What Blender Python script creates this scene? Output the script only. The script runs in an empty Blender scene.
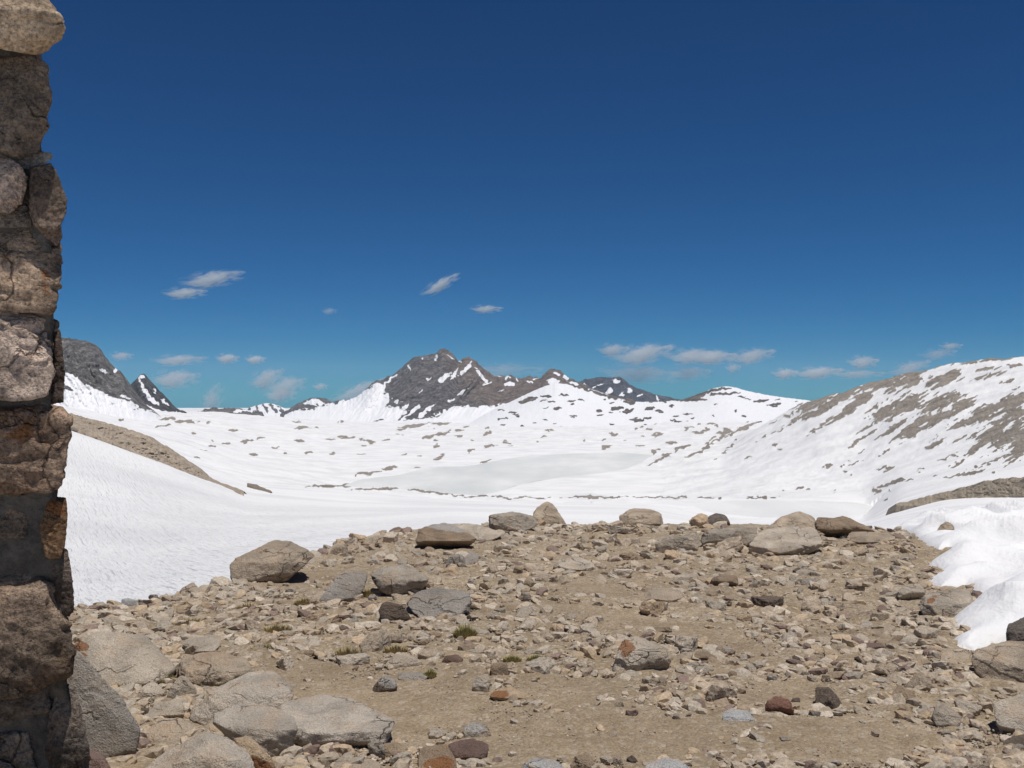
import bpy, bmesh, math, random
import numpy as np
from mathutils import Vector

random.seed(7)
RNG = np.random.default_rng(11)
SC = bpy.context.scene
COL = SC.collection
F = 1024.0            # focal length in pixels (36 mm lens on a 36 mm sensor)
HZ = 395.0            # image row of the true horizon
EYE = 1.65            # eye height above the pass, metres

# ------------------------------------------------------------------ noise
def _hash(ix, iy, iz, seed):
    h = (ix.astype(np.int64) * 374761393 + iy.astype(np.int64) * 668265263
         + iz.astype(np.int64) * 1274126177 + seed * 974634777) & 0xFFFFFFFF
    h = ((h ^ (h >> 13)) * 1274126177) & 0xFFFFFFFF
    h = ((h ^ (h >> 16)) * 2246822519) & 0xFFFFFFFF
    return ((h ^ (h >> 15)) & 0xFFFFFF) / float(0x7FFFFF) - 1.0

def vnoise(x, y, z=0.0, seed=0):
    x, y, z = np.broadcast_arrays(np.asarray(x, float), np.asarray(y, float), np.asarray(z, float))
    fx, fy, fz = np.floor(x), np.floor(y), np.floor(z)
    ux, uy, uz = x - fx, y - fy, z - fz
    ux = ux * ux * ux * (ux * (ux * 6 - 15) + 10)
    uy = uy * uy * uy * (uy * (uy * 6 - 15) + 10)
    uz = uz * uz * uz * (uz * (uz * 6 - 15) + 10)
    r = 0
    for i in (0, 1):
        for j in (0, 1):
            for k in (0, 1):
                w = (ux if i else 1 - ux) * (uy if j else 1 - uy) * (uz if k else 1 - uz)
                r = r + w * _hash(fx + i, fy + j, fz + k, seed)
    return r

def fbm(x, y, z=0.0, octaves=4, seed=0, gain=0.5, lac=2.03):
    a, s, t = 1.0, 0.0, 0.0
    x, y, z = np.asarray(x, float), np.asarray(y, float), np.asarray(z, float)
    for o in range(octaves):
        s = s + a * vnoise(x, y, z, seed + o * 17)
        t += a
        a *= gain
        x, y, z = x * lac + 13.7, y * lac + 5.1, z * lac + 3.3
    return s / t

def ridged(x, y, z=0.0, octaves=4, seed=0):
    a, s, t = 1.0, 0.0, 0.0
    x, y, z = np.asarray(x, float), np.asarray(y, float), np.asarray(z, float)
    for o in range(octaves):
        s = s + a * (1 - 2 * np.abs(vnoise(x, y, z, seed + o * 31)))
        t += a
        a *= 0.55
        x, y, z = x * 2.1 + 7.7, y * 2.1 + 1.9, z * 2.1
    return s / t

def worley(x, y, seed=0):
    x, y = np.broadcast_arrays(np.asarray(x, float), np.asarray(y, float))
    fx, fy = np.floor(x), np.floor(y)
    best = np.full(x.shape, 9.0)
    z = np.zeros_like(fx)
    for i in (-1, 0, 1):
        for j in (-1, 0, 1):
            cx = fx + i + 0.5 + 0.38 * _hash(fx + i, fy + j, z, seed); cy = fy + j + 0.5 + 0.38 * _hash(fx + i, fy + j, z, seed + 1)
            best = np.minimum(best, (x - cx) ** 2 + (y - cy) ** 2)
    return best

def sstep(a, b, x):
    t = np.clip((np.asarray(x, float) - a) / (b - a), 0, 1)
    return t * t * (3 - 2 * t)

# ------------------------------------------------------------------ objects
def tag(o, label=None, cat=None, group=None, kind=None):
    if label: o['label'] = label
    if cat: o['category'] = cat
    if group: o['group'] = group
    if kind: o['kind'] = kind
    return o

def mesh_np(name, verts, faces, smooth=True):
    """verts (n,3); faces (m,3) or (m,4) int array"""
    me = bpy.data.meshes.new(name)
    v = np.ascontiguousarray(verts, dtype=np.float32)
    f = np.ascontiguousarray(faces, dtype=np.int32)
    k = f.shape[1]
    me.vertices.add(len(v)); me.vertices.foreach_set('co', v.ravel())
    me.loops.add(f.size); me.loops.foreach_set('vertex_index', f.ravel())
    me.polygons.add(len(f))
    me.polygons.foreach_set('loop_start', np.arange(0, f.size, k, dtype=np.int32))
    me.update(calc_edges=True)
    me.polygons.foreach_set('use_smooth', np.full(len(f), smooth, dtype=bool))
    me.validate()
    return me

def attr(me, name, values):
    a = me.attributes.new(name, 'FLOAT', 'POINT')
    a.data.foreach_set('value', np.ascontiguousarray(values, dtype=np.float32))

def attr_col(me, name, rgb):
    a = me.attributes.new(name, 'FLOAT_COLOR', 'POINT')
    c = np.ones((len(rgb), 4), np.float32); c[:, :3] = rgb
    a.data.foreach_set('color', c.ravel())

def link(name, me, mat, parent=None, loc=(0, 0, 0), color=None):
    o = bpy.data.objects.new(name, me)
    if mat: me.materials.append(mat)
    o.location = loc
    if color is not None: o.color = (*color, 1)
    if parent: o.parent = parent
    COL.objects.link(o)
    return o

def grid_faces(nr, nc):
    i = np.arange(nr * nc).reshape(nr, nc)
    return np.stack([i[:-1, :-1], i[:-1, 1:], i[1:, 1:], i[1:, :-1]], -1).reshape(-1, 4)

def P(px, py, d):
    """world point seen at pixel (px, py) whose distance along the view is d"""
    px, py, d = np.broadcast_arrays(np.asarray(px, float), np.asarray(py, float), np.asarray(d, float))
    return np.stack([(px - 512) / F * d, d, EYE + (HZ - py) / F * d], -1)

# ------------------------------------------------------------------ materials
class NT:
    def __init__(self, name):
        self.m = bpy.data.materials.new(name); self.m.use_nodes = True
        self.t = self.m.node_tree; self.t.nodes.clear()
        self.out = self.n('ShaderNodeOutputMaterial')
    def n(self, typ, **kw):
        nd = self.t.nodes.new(typ)
        for k, v in kw.items():
            if k.startswith('i_'): nd.inputs[k[2:].replace('_', ' ')].default_value = v
            else: setattr(nd, k, v)
        return nd
    def l(self, a, b): self.t.links.new(a, b)
    def noise(self, vec, scale, detail=4, rough=0.55, dist=0.0):
        nd = self.n('ShaderNodeTexNoise'); nd.inputs['Scale'].default_value = scale
        nd.inputs['Detail'].default_value = detail; nd.inputs['Roughness'].default_value = rough
        nd.inputs['Distortion'].default_value = dist
        self.l(vec, nd.inputs['Vector']); return nd.outputs['Fac']
    def ramp(self, fac, stops):
        nd = self.n('ShaderNodeValToRGB'); e = nd.color_ramp.elements
        while len(e) < len(stops): e.new(0.5)
        for el, (p, c) in zip(e, stops):
            el.position = p; el.color = (c, c, c, 1) if not hasattr(c, '__len__') else (*c, 1)
        self.l(fac, nd.inputs['Fac']); return nd.outputs['Color']
    def mixc(self, fac, a, b, blend='MIX'):
        nd = self.n('ShaderNodeMixRGB', blend_type=blend)
        for i, v in ((0, fac), (1, a), (2, b)):
            s = nd.inputs[i]
            if hasattr(v, 'is_output'): self.l(v, s)
            elif hasattr(v, '__len__'): s.default_value = (*v, 1)
            else: s.default_value = v
        return nd.outputs[0]
    def math(self, op, a, b=0.0, clamp=False):
        nd = self.n('ShaderNodeMath', operation=op, use_clamp=clamp)
        for i, v in ((0, a), (1, b)):
            if hasattr(v, 'is_output'): self.l(v, nd.inputs[i])
            else: nd.inputs[i].default_value = v
        return nd.outputs[0]
    def bump(self, height, dist, strength=1.0, normal=None):
        nd = self.n('ShaderNodeBump'); nd.inputs['Distance'].default_value = dist
        nd.inputs['Strength'].default_value = strength
        self.l(height, nd.inputs['Height'])
        if normal: self.l(normal, nd.inputs['Normal'])
        return nd.outputs['Normal']
    def attr(self, name, out='Fac'):
        return self.n('ShaderNodeAttribute', attribute_name=name).outputs[out]
    def coord(self, which='Object'):
        return self.n('ShaderNodeTexCoord').outputs[which]
    def geo(self): return self.n('ShaderNodeNewGeometry').outputs['Position']
    def mapping(self, vec, scale=(1, 1, 1), rot=(0, 0, 0)):
        nd = self.n('ShaderNodeMapping'); nd.inputs['Scale'].default_value = scale
        nd.inputs['Rotation'].default_value = rot; self.l(vec, nd.inputs['Vector']); return nd.outputs[0]
    def finish(self, color, rough=0.9, normal=None, spec=0.25):
        b = self.n('ShaderNodeBsdfPrincipled')
        b.inputs['Specular IOR Level'].default_value = spec
        for s, v in ((b.inputs['Base Color'], color), (b.inputs['Roughness'], rough)):
            if hasattr(v, 'is_output'): self.l(v, s)
            elif hasattr(v, '__len__'): s.default_value = (*v, 1)
            else: s.default_value = v
        if normal: self.l(normal, b.inputs['Normal'])
        self.l(b.outputs[0], self.out.inputs['Surface'])
        self.b = b
        return self.m

def mat_granite(name, lichen=0.35, speck=0.45, dark=(0.055, 0.05, 0.045), grain=120.0, bumpd=0.012, contrast=1.0):
    t = NT(name)
    c = t.coord('Object')
    rnd = t.n('ShaderNodeObjectInfo')
    off = t.n('ShaderNodeVectorMath', operation='ADD')
    comb = t.n('ShaderNodeCombineXYZ')
    sc = t.math('MULTIPLY', rnd.outputs['Random'], 37.0)
    t.l(sc, comb.inputs[0]); t.l(sc, comb.inputs[1])
    t.l(c, off.inputs[0]); t.l(comb.outputs[0], off.inputs[1]); v = off.outputs[0]
    base = rnd.outputs['Color']
    big = t.noise(v, 3.5, 6, 0.62, 0.4)
    col = t.mixc(1.0, base, t.ramp(big, [(0.5 - 0.2 / contrast, 0.66 / contrast), (0.5, 1.0), (0.5 + 0.2 / contrast, 1.3 * contrast)]), 'MULTIPLY')
    warm = t.noise(v, 6.0, 4, 0.6)
    col = t.mixc(t.ramp(warm, [(0.5, 0.0), (0.7, 0.45)]), col, t.mixc(1.0, base, (1.12, 0.9, 0.7), 'MULTIPLY'))
    fine = t.noise(v, grain, 3, 0.7)
    sp = t.ramp(fine, [(0.34, 0.45), (0.5, 1.0), (0.66, 1.4)])
    col = t.mixc(speck, col, t.mixc(1.0, col, sp, 'MULTIPLY'))
    li = t.noise(v, 9.0, 8, 0.7, 0.8)
    col = t.mixc(t.math('MULTIPLY', t.ramp(li, [(0.55, 0.0), (0.68, 1.0)]), lichen), col, dark)
    st = t.noise(v, 14.0, 5, 0.65)
    stf = t.ramp(t.math('ADD', t.attr('stain'), t.math('MULTIPLY', t.math('SUBTRACT', st, 0.5), 2.2)), [(0.42, 0.0), (0.6, 0.85)])
    stf = t.math('MULTIPLY', stf, t.math('GREATER_THAN', t.attr('stain'), 0.02))
    col = t.mixc(stf, col, t.mixc(t.ramp(fine, [(0.35, 0.0), (0.65, 1.0)]), (0.22, 0.085, 0.03), (0.36, 0.17, 0.07)))
    lt = t.math('MULTIPLY', t.attr('pale'), 0.85)
    col = t.mixc(lt, col, t.mixc(1.0, (0.46, 0.43, 0.39), sp, 'MULTIPLY'))
    # healed joints and cracks
    wob = t.n('ShaderNodeTexNoise'); wob.inputs['Scale'].default_value = 4.0; wob.inputs['Detail'].default_value = 5.0; t.l(v, wob.inputs['Vector'])
    wv = t.n('ShaderNodeVectorMath', operation='MULTIPLY_ADD'); t.l(wob.outputs['Color'], wv.inputs[0]); wv.inputs[1].default_value = (0.5, 0.5, 0.5); t.l(v, wv.inputs[2])
    cr = t.n('ShaderNodeTexVoronoi', feature='DISTANCE_TO_EDGE'); cr.inputs['Scale'].default_value = 2.6; t.l(wv.outputs[0], cr.inputs['Vector'])
    crack = t.math('MULTIPLY', t.ramp(cr.outputs['Distance'], [(0.0, 1.0), (0.022, 0.0)]), t.ramp(t.noise(v, 1.7, 3, 0.6), [(0.46, 0.0), (0.6, 1.0)]))
    col = t.mixc(t.math('MULTIPLY', crack, 0.6), col, t.mixc(1.0, col, (0.35, 0.31, 0.27), 'MULTIPLY'))
    h = t.math('ADD', t.math('MULTIPLY', big, 1.0), t.math('MULTIPLY', t.noise(v, 30.0, 6, 0.65), 0.5))
    h = t.math('ADD', h, t.math('MULTIPLY', fine, 0.16))
    h = t.math('SUBTRACT', h, t.math('MULTIPLY', crack, 0.5))
    return t.finish(col, 0.88, t.bump(h, bumpd * 4, 1.0), 0.2)
# ------------------------------------------------------------------ the knoll of gravel and dirt
CREST_X = [-900, 40, 75, 110, 150, 200, 230, 260, 300, 350, 400, 430, 500, 640, 760, 830, 900, 960, 1024, 1150, 1900]
CREST_Y = [604, 605, 604, 602, 598, 588, 581, 572, 563, 543, 531, 528, 526, 526, 527, 529, 531, 531, 531, 531, 531]

def knoll_h(x, y):
    """height of the gravel knoll (before its edge) at world x, y"""
    d = np.maximum(np.asarray(y, float), 0.0)
    z = -0.0031 * np.maximum(d - 3, 0) ** 2
    z = z + 0.085 * fbm(x * 0.33, y * 0.33, 0, 3, 5) * sstep(2, 7, d) + 0.03 * fbm(x * 1.1, y * 1.1, 0, 3, 9)
    return z

def crest_d(px):
    y = np.interp(px, CREST_X, CREST_Y)
    d = np.linspace(4, 23.3, 400)
    yy = HZ + F * (EYE + 0.0031 * (d - 3) ** 2) / d
    return np.interp(-y, -yy, d)

def ground_z(x, y):
    x = np.asarray(x, float); y = np.asarray(y, float)
    px = 512 + F * x / np.maximum(y, 0.5)
    dc = crest_d(px)
    e = np.maximum(y - dc, 0)
    return knoll_h(x, y) - 0.35 * e - 0.05 * np.minimum(e, 3.0) ** 2 + 0.0

def hit(px, py):
    """first point of the knoll seen at pixel (px, py): distance along the view"""
    d = np.linspace(2.2, 30, 1400)
    x = (px - 512) / F * d
    zr = EYE + (HZ - py) / F * d
    below = zr <= ground_z(x, d)
    if not below.any():
        return float(crest_d(px))
    return float(d[np.argmax(below)])

def dirt_mask(px, py):
    """1 on bare trodden dirt, 0 on rubble (px, py as seen from the pass)"""
    m = 0
    for cx, cy, rx, ry, a in ((395, 705, 150, 44, 0), (590, 738, 190, 34, 0), (840, 742, 90, 30, 0), (640, 622, 90, 9, 12),
                              (725, 640, 60, 13, 20), (600, 590, 55, 6, 8), (300, 672, 60, 14, 0),
                              (790, 695, 60, 16, 0), (300, 578, 60, 7, -12), (560, 692, 70, 18, 0)):
        ca, sa = math.cos(math.radians(a)), math.sin(math.radians(a))
        u = ((px - cx) * ca + (py - cy) * sa) / rx; v = (-(px - cx) * sa + (py - cy) * ca) / ry
        m = np.maximum(m, 1 - np.sqrt(u * u + v * v) * 0.72)
    return sstep(0.12, 0.62, m)

def build_ground():
    pxs = np.concatenate([np.linspace(-2600, -40, 130), np.linspace(-30, 1060, 860), np.linspace(1070, 3600, 130)])
    ds = np.concatenate([np.linspace(0.3, 2.6, 14), np.exp(np.linspace(math.log(2.7), math.log(34), 560))])
    D, X = np.meshgrid(ds, pxs, indexing='ij')
    wx = (X - 512) / F * D
    z = ground_z(wx, D)
    ypx = HZ + F * (EYE - z) / D
    rough = 1 - 0.75 * dirt_mask(X, ypx)
    z = z + rough * (0.028 * ridged(wx * 2.6, D * 2.6, 0, 4, 21) + 0.016 * fbm(wx * 9, D * 9, 0, 3, 23)) + 0.006 * fbm(wx * 25, D * 25, 0, 2, 3)
    v = np.stack([wx, D, z], -1).reshape(-1, 3)
    me = mesh_np('ground', v, grid_faces(*D.shape))
    attr(me, 'dirt', dirt_mask(X, ypx).ravel())
    t = NT('gravel_ground'); c = t.coord('Object')
    big = t.noise(c, 0.7, 5, 0.6); mid = t.noise(c, 5.0, 5, 0.65); fine = t.noise(c, 70.0, 4, 0.75)
    vor = t.n('ShaderNodeTexVoronoi', feature='F1'); vor.inputs['Scale'].default_value = 38.0
    t.l(c, vor.inputs['Vector'])
    sep = t.n('ShaderNodeSeparateColor'); t.l(vor.outputs['Color'], sep.inputs[0])
    stone = t.ramp(sep.outputs[0], [(0.0, (0.215, 0.172, 0.125)), (0.35, (0.355, 0.293, 0.203)), (0.7, (0.45, 0.382, 0.275)), (1.0, (0.54, 0.48, 0.4))])
    dirt = t.ramp(mid, [(0.3, (0.295, 0.222, 0.143)), (0.55, (0.365, 0.281, 0.19)), (0.75, (0.435, 0.345, 0.245))])
    keep = t.math('ADD', t.math('MULTIPLY', t.attr('dirt'), -0.35), t.ramp(sep.outputs[1], [(0.45, 0.0), (0.6, 0.75)]), True)
    col = t.mixc(keep, dirt, stone)
    col = t.mixc(0.7, col, t.mixc(1.0, col, t.ramp(fine, [(0.3, 0.5), (0.5, 1.0), (0.7, 1.5)]), 'MULTIPLY'))
    col = t.mixc(1.0, col, t.ramp(big, [(0.3, 0.85), (0.7, 1.15)]), 'MULTIPLY')
    h = t.math('ADD', t.math('MULTIPLY', vor.outputs['Distance'], -0.7), t.math('MULTIPLY', fine, 0.8))
    t.finish(col, 0.95, t.bump(h, 0.02, 0.8), 0.1)
    return tag(link('ground', me, t.m), kind='structure')

# ------------------------------------------------------------------ snow basin, one terrain sheet out to the mountains
TERR = {   # pixel column: (distance, row seen there)
    -700: [(10, 700), (25, 600), (60, 500), (120, 420), (200, 380), (300, 390), (600, 410), (1500, 402), (3000, 402), (5000, 404)],
    -100: [(10, 700), (25, 606), (60, 530), (120, 462), (200, 410), (260, 396), (600, 420), (1500, 402), (3000, 402), (5000, 404)],
    60: [(10, 705), (15, 650), (22, 607), (60, 545), (120, 482), (200, 428), (240, 422), (320, 432), (700, 430), (1500, 406), (2500, 403), (3500, 403), (5000, 412)],
    150: [(10, 705), (14, 650), (22, 602), (60, 555), (120, 502), (200, 460), (240, 452), (320, 466), (800, 450), (1500, 428), (2500, 412), (3500, 409.5), (5000, 418)],
    250: [(10, 705), (15, 645), (28, 575), (80, 532), (160, 505), (250, 492), (400, 488), (800, 480), (1200, 465), (1800, 445), (2600, 424), (3500, 414), (5000, 420)],
    350: [(10, 705), (18, 600), (33, 548), (80, 524), (160, 509), (300, 498), (600, 491), (1100, 488.5), (1131, 487.1), (1530, 463.1), (2200, 444), (3200, 428), (4500, 422), (6000, 424)],
    450: [(10, 705), (22, 560), (38, 530), (100, 512), (300, 503), (700, 499.5), (980, 500), (1030, 496.1), (1700, 456.3), (2300, 443), (3300, 429), (4500, 424), (6000, 424)],
    550: [(10, 705), (24, 560), (40, 528), (100, 514), (400, 504.5), (900, 502.5), (960, 503), (1005, 498.6), (1800, 452.9), (2400, 440), (3300, 428), (4500, 424), (6000, 424)],
    650: [(10, 705), (24, 560), (40, 528), (100, 514), (400, 505), (900, 502.5), (960, 503), (1005, 498.6), (1450, 466.8), (1560, 459.5), (1700, 455.5), (2400, 440), (3300, 426), (4500, 422), (6000, 424)],
    725: [(10, 705), (24, 560), (40, 536), (100, 524), (300, 522.5), (540, 521), (560, 518.8), (655, 500.8), (700, 499), (850, 494), (1100, 480), (1350, 461), (1700, 446), (2400, 433), (3300, 424), (4500, 420), (6000, 424)],
    800: [(10, 705), (24, 560), (40, 536), (100, 524), (300, 522.5), (540, 521), (560, 518.8), (655, 500.8), (690, 498), (900, 478), (1150, 446), (1450, 415), (1650, 403), (1900, 412), (2600, 430), (4500, 425), (6000, 425)],
    830: [(10, 705), (24, 560), (40, 536), (100, 524), (300, 522.5), (540, 521), (560, 518.8), (655, 500.8), (690, 497), (900, 470), (1150, 430), (1400, 402), (1550, 393.5), (1900, 415), (2600, 430), (4500, 425), (6000, 425)],
    865: [(10, 705), (24, 560), (40, 536), (100, 524), (300, 522.5), (540, 521), (560, 518.8), (655, 500.8), (680, 495), (760, 482), (1000, 446), (1250, 405), (1450, 383), (1900, 415), (2600, 430), (4500, 425), (6000, 425)],
    900: [(10, 705), (24, 560), (40, 530), (80, 517), (200, 511), (350, 505), (500, 496), (800, 462), (1100, 412), (1380, 374), (1900, 410), (2600, 430), (4500, 425), (6000, 425)],
    945: [(10, 705), (24, 560), (40, 522), (80, 509), (150, 501), (300, 494), (500, 483), (750, 450), (1050, 402), (1320, 363.5), (1900, 405), (2600, 430), (4500, 425), (6000, 425)],
    985: [(10, 705), (24, 560), (40, 518), (80, 505), (150, 497), (300, 489), (500, 472), (700, 445), (1000, 396), (1280, 358.5), (1900, 405), (2600, 430), (4500, 425), (6000, 425)],
    1024: [(10, 705), (24, 560), (40, 517), (80, 503), (150, 494), (300, 485), (500, 461), (700, 430), (950, 388), (1240, 356.5), (1900, 400), (2600, 430), (4500, 425), (6000, 425)],
    1200: [(10, 705), (24, 560), (40, 515), (80, 500), (150, 488), (300, 470), (600, 425), (900, 372), (1200, 335), (1900, 390), (2600, 430), (4500, 425), (6000, 425)],
    1900: [(10, 705), (24, 560), (40, 512), (80, 490), (150, 470), (300, 440), (600, 390), (900, 340), (1200, 310), (1900, 390), (2600, 430), (4500, 425), (6000, 425)],
}
LAKE_Z = -100.0
POND_Z = -65.4
LAKE = [(340, 487), (362, 479), (400, 475), (430, 467), (470, 466), (495, 461), (520, 457), (560, 454), (620, 452.5), (655, 455), (642, 463), (625, 469),
        (600, 473), (560, 477), (520, 484), (500, 491), (478, 495), (455, 494), (430, 490.5), (390, 488)]
POND = [(690, 504), (735, 500.5), (800, 500.5), (850, 502.5), (885, 507), (868, 514), (820, 517), (760, 517), (705, 512)]

def sheet_point(px, py, z):
    d = (EYE - z) * F / (py - HZ)
    return ((px - 512) / F * d, d, z)


def ellipses(px, py, strokes):
    """largest value of a list of (cx, cy, half length, half width, tilt) strokes; 1 in the middle, 0 outside"""
    m = np.full(px.shape, -1.0)
    for cx, cy, a, b, ang in strokes:
        r = a + b + 4
        sel = (np.abs(px - cx) < r * 1.6) & (np.abs(py - cy) < r * 1.6)
        if not sel.any(): continue
        ca, sa = math.cos(math.radians(ang)), math.sin(math.radians(ang))
        dx, dy = px[sel] - cx, py[sel] - cy
        u = (dx * ca - dy * sa) / a; v = (dx * sa + dy * ca) / b     # positive tilt rises to the right
        m[sel] = np.maximum(m[sel], 1 - np.sqrt(u * u + v * v))
    return m

# bare rock showing through the snow (cx, cy, half length, half width, tilt up to the right)
RIGHT_ROCK = [
    (815, 402, 24, 7, 18), (846, 392, 26, 7, 16), (880, 386, 24, 8, 10), (905, 383, 14, 5, 15), (944, 380, 17, 7, 22), (921, 371, 22, 3.2, 20),
    (835, 402, 26, 5, 28), (862, 398, 22, 6, 30), (820, 410, 16, 3, 30), (848, 411, 20, 3.5, 38), (803, 417, 18, 2, 32), (822, 426, 16, 1.8, 35),
    (884, 412, 20, 8, 24), (905, 405, 24, 10, 22), (935, 404, 22, 7, 18), (963, 405, 14, 5, 24), (921, 423, 30, 5.5, 26), (944, 417, 22, 5, 28),
    (915, 433, 20, 4, 30), (893, 428, 16, 2.6, 32), (872, 424, 14, 2, 35), (860, 440, 18, 1.8, 33), (880, 420, 10, 3, 34),
    (985, 413, 30, 8, 26), (972, 421, 22, 6, 18), (1000, 405, 22, 6, 28), (1015, 402, 22, 9, 30), (1000, 425, 26, 6, 34), (1018, 415, 18, 10, 36),
    (990, 438, 24, 4.5, 38), (975, 448, 22, 3.5, 40), (1006, 436, 24, 6, 40), (1022, 440, 14, 8, 50), (1035, 430, 30, 14, 40), (975, 436, 8, 2, 35), (1018, 452, 16, 6, 44),
    (1070, 410, 50, 22, 30), (1120, 430, 60, 14, 30), (1180, 380, 60, 20, 24),
    (935, 446, 14, 3.4, 28), (960, 440, 8, 2.2, 30), (990, 462, 26, 1.6, 26), (960, 462, 12, 1.6, 30),
    (996, 359, 22, 1.8, 4), (990, 376, 16, 2.2, 14), (985, 370, 12, 1.6, 8), (905, 372, 18, 1.8, 16), (938, 367, 12, 1.5, 12), (1016, 366, 8, 1.6, 4), (1010, 381, 10, 1.2, 14), (968, 363, 12, 1.4, 8),
    (887, 468, 8, 2.8, 12), (826, 466, 3.2, 1.8, 10), (845, 471, 3, 1.4, 0), (891, 484, 22, 1.5, 12), (876, 491, 5, 2.0, 5), (966, 474, 22, 1.5, 10), (900, 480, 8, 1.4, 20),
    (785, 490, 2, 1, 0), (800, 489, 2, 1, 0), (836, 489, 2, 1, 0), (808, 490, 2, 1, 0),
    (766, 416, 14, 1.4, 30), (752, 424, 14, 1.6, 32), (738, 431, 14, 1.6, 32), (722, 438, 14, 1.4, 30), (705, 448, 14, 1.3, 30), (784, 408, 14, 1.6, 28), (730, 446, 6, 1, 20), (795, 421, 12, 1.4, 34), (780, 430, 10, 1.1, 30), (765, 436, 6, 0.9, 24),
    (1013, 504, 16, 2.2, -6), (957, 509, 5, 1.2, 0),
]
MID_ROCK = [
    (700, 403, 6, 1.6, 0), (752, 409, 7, 3.0, 8), (765, 406, 5, 2, 0), (718, 418, 6, 2.2, 0), (736, 418, 6, 2.5, 4), (725, 432, 7, 2.6, 12), (745, 428, 5, 2.4, 20), (697, 433, 4, 1.4, 0), (683, 448, 9, 1.4, 10),
    (692, 455, 12, 1.6, 24), (668, 455, 6, 2, 22), (655, 452, 5, 1.5, 15), (672, 443, 6, 1.4, 0), (640, 447, 6, 1.2, 8), (660, 459, 8, 1.2, 28), (712, 424, 5, 1.2, 0), (703, 412, 4, 1.4, 0), (690, 420, 5, 1.2, 0),
    (442, 434, 12, 1.8, 16), (430, 437, 8, 2, 12), (458, 430, 6, 1.2, 0), (488, 434, 7, 1.6, 16), (490, 447, 8, 1.8, 4), (440, 459, 10, 1.8, 24), (470, 453, 3, 1.4, 0), (487, 463, 7, 1.4, 14),
    (606, 448, 6, 1.8, 6), (580, 465, 4, 1.6, 10), (604, 466, 6, 2.4, 10), (389, 470, 10, 2.2, 8), (366, 475, 12, 1.6, 4), (418, 470, 3, 1.4, 0), (512, 464, 8, 1.2, 0), (540, 462, 6, 1.0, 0), (630, 464, 9, 1.3, 16), (654, 463, 10, 1.0, 18),
    (415, 426, 20, 1.6, 6), (440, 424, 9, 1.4, 0), (370, 441, 8, 1.5, -12), (345, 437, 8, 1.4, 0),
    (350, 438, 8, 1.6, 6), (405, 455, 4, 1, 0), (360, 456, 4, 1, 0),
    (168, 419, 10, 1.4, 4), (186, 422, 14, 1.5, -3), (162, 426, 8, 1.2, 6), (210, 423, 4, 1, 0), (235, 430, 5, 1.8, 10), (300, 428, 12, 1.5, 4), (247, 442, 6, 1.6, 14), (228, 444, 5, 1, 0), (210, 446, 4, 1, 0),
    (285, 453, 4, 1.4, 0), (309, 453, 5, 1.2, 0), (332, 454, 4, 1.4, 0), (369, 441, 8, 1.6, -16), (300, 441, 8, 1, 0), (330, 440, 6, 1, 0), (276, 448, 5, 1, 0), (255, 455, 5, 1, 0),
    (368, 475, 16, 1.3, 4), (340, 486, 40, 0.9, 1), (378, 489, 30, 1.3, 2),
    (415, 490, 40, 0.9, -9), (440, 494, 26, 0.9, -8), (470, 497, 20, 0.8, -3), (520, 498.5, 40, 0.7, 0), (600, 497.5, 40, 0.8, 0), (590, 496.5, 12, 1.1, 0), (660, 497.5, 40, 0.7, 0), (725, 498, 12, 1.3, 0), (700, 499, 26, 0.8, 0), (762, 499, 20, 0.6, 0),
]

def scatter_strokes(n, x0, x1, y0, y1, rng, l=(2, 5), w=(0.7, 1.5), a=(-6, 14)):
    return [(rng.uniform(x0, x1), rng.uniform(y0, y1), rng.uniform(*l), rng.uniform(*w), rng.uniform(*a)) for _ in range(n)]

def terrain_slope(ds, pxs):
    keys = sorted(TERR)
    prof = []
    ld = np.log(ds)
    for k in keys:
        pts = TERR[k]
        prof.append(np.interp(ld, np.log([d for d, y in pts]), [(HZ - y) / F for d, y in pts]))   # sight-line slope, linear in log distance
    prof = np.array(prof)
    ker = np.array([1, 2, 3, 2, 1]) / 9.0          # smooth a little along the distance
    for _ in range(3):
        pad = np.pad(prof, ((0, 0), (2, 2)), mode='edge')
        prof = sum(ker[i] * pad[:, i:i + prof.shape[1]] for i in range(5))
    S = np.empty((len(ds), len(pxs)))
    for j in range(len(ds)):
        S[j] = np.interp(pxs, keys, prof[:, j])
    ker2 = np.hanning(27); ker2 /= ker2.sum()
    Sp = np.pad(S, ((0, 0), (13, 13)), mode='edge')
    return sum(ker2[i] * Sp[:, i:i + S.shape[1]] for i in range(27))

def snow_hit(px, py, dmin, dmax):
    """distance at which the snow terrain is seen at pixel (px, py)"""
    d = np.exp(np.linspace(math.log(dmin), math.log(dmax), 240))
    xs = np.arange(px - 30, px + 31, 2.0)
    y = HZ - F * terrain_slope(d, xs)[:, 15]
    return float(d[np.argmin(np.abs(y - py))])

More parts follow.
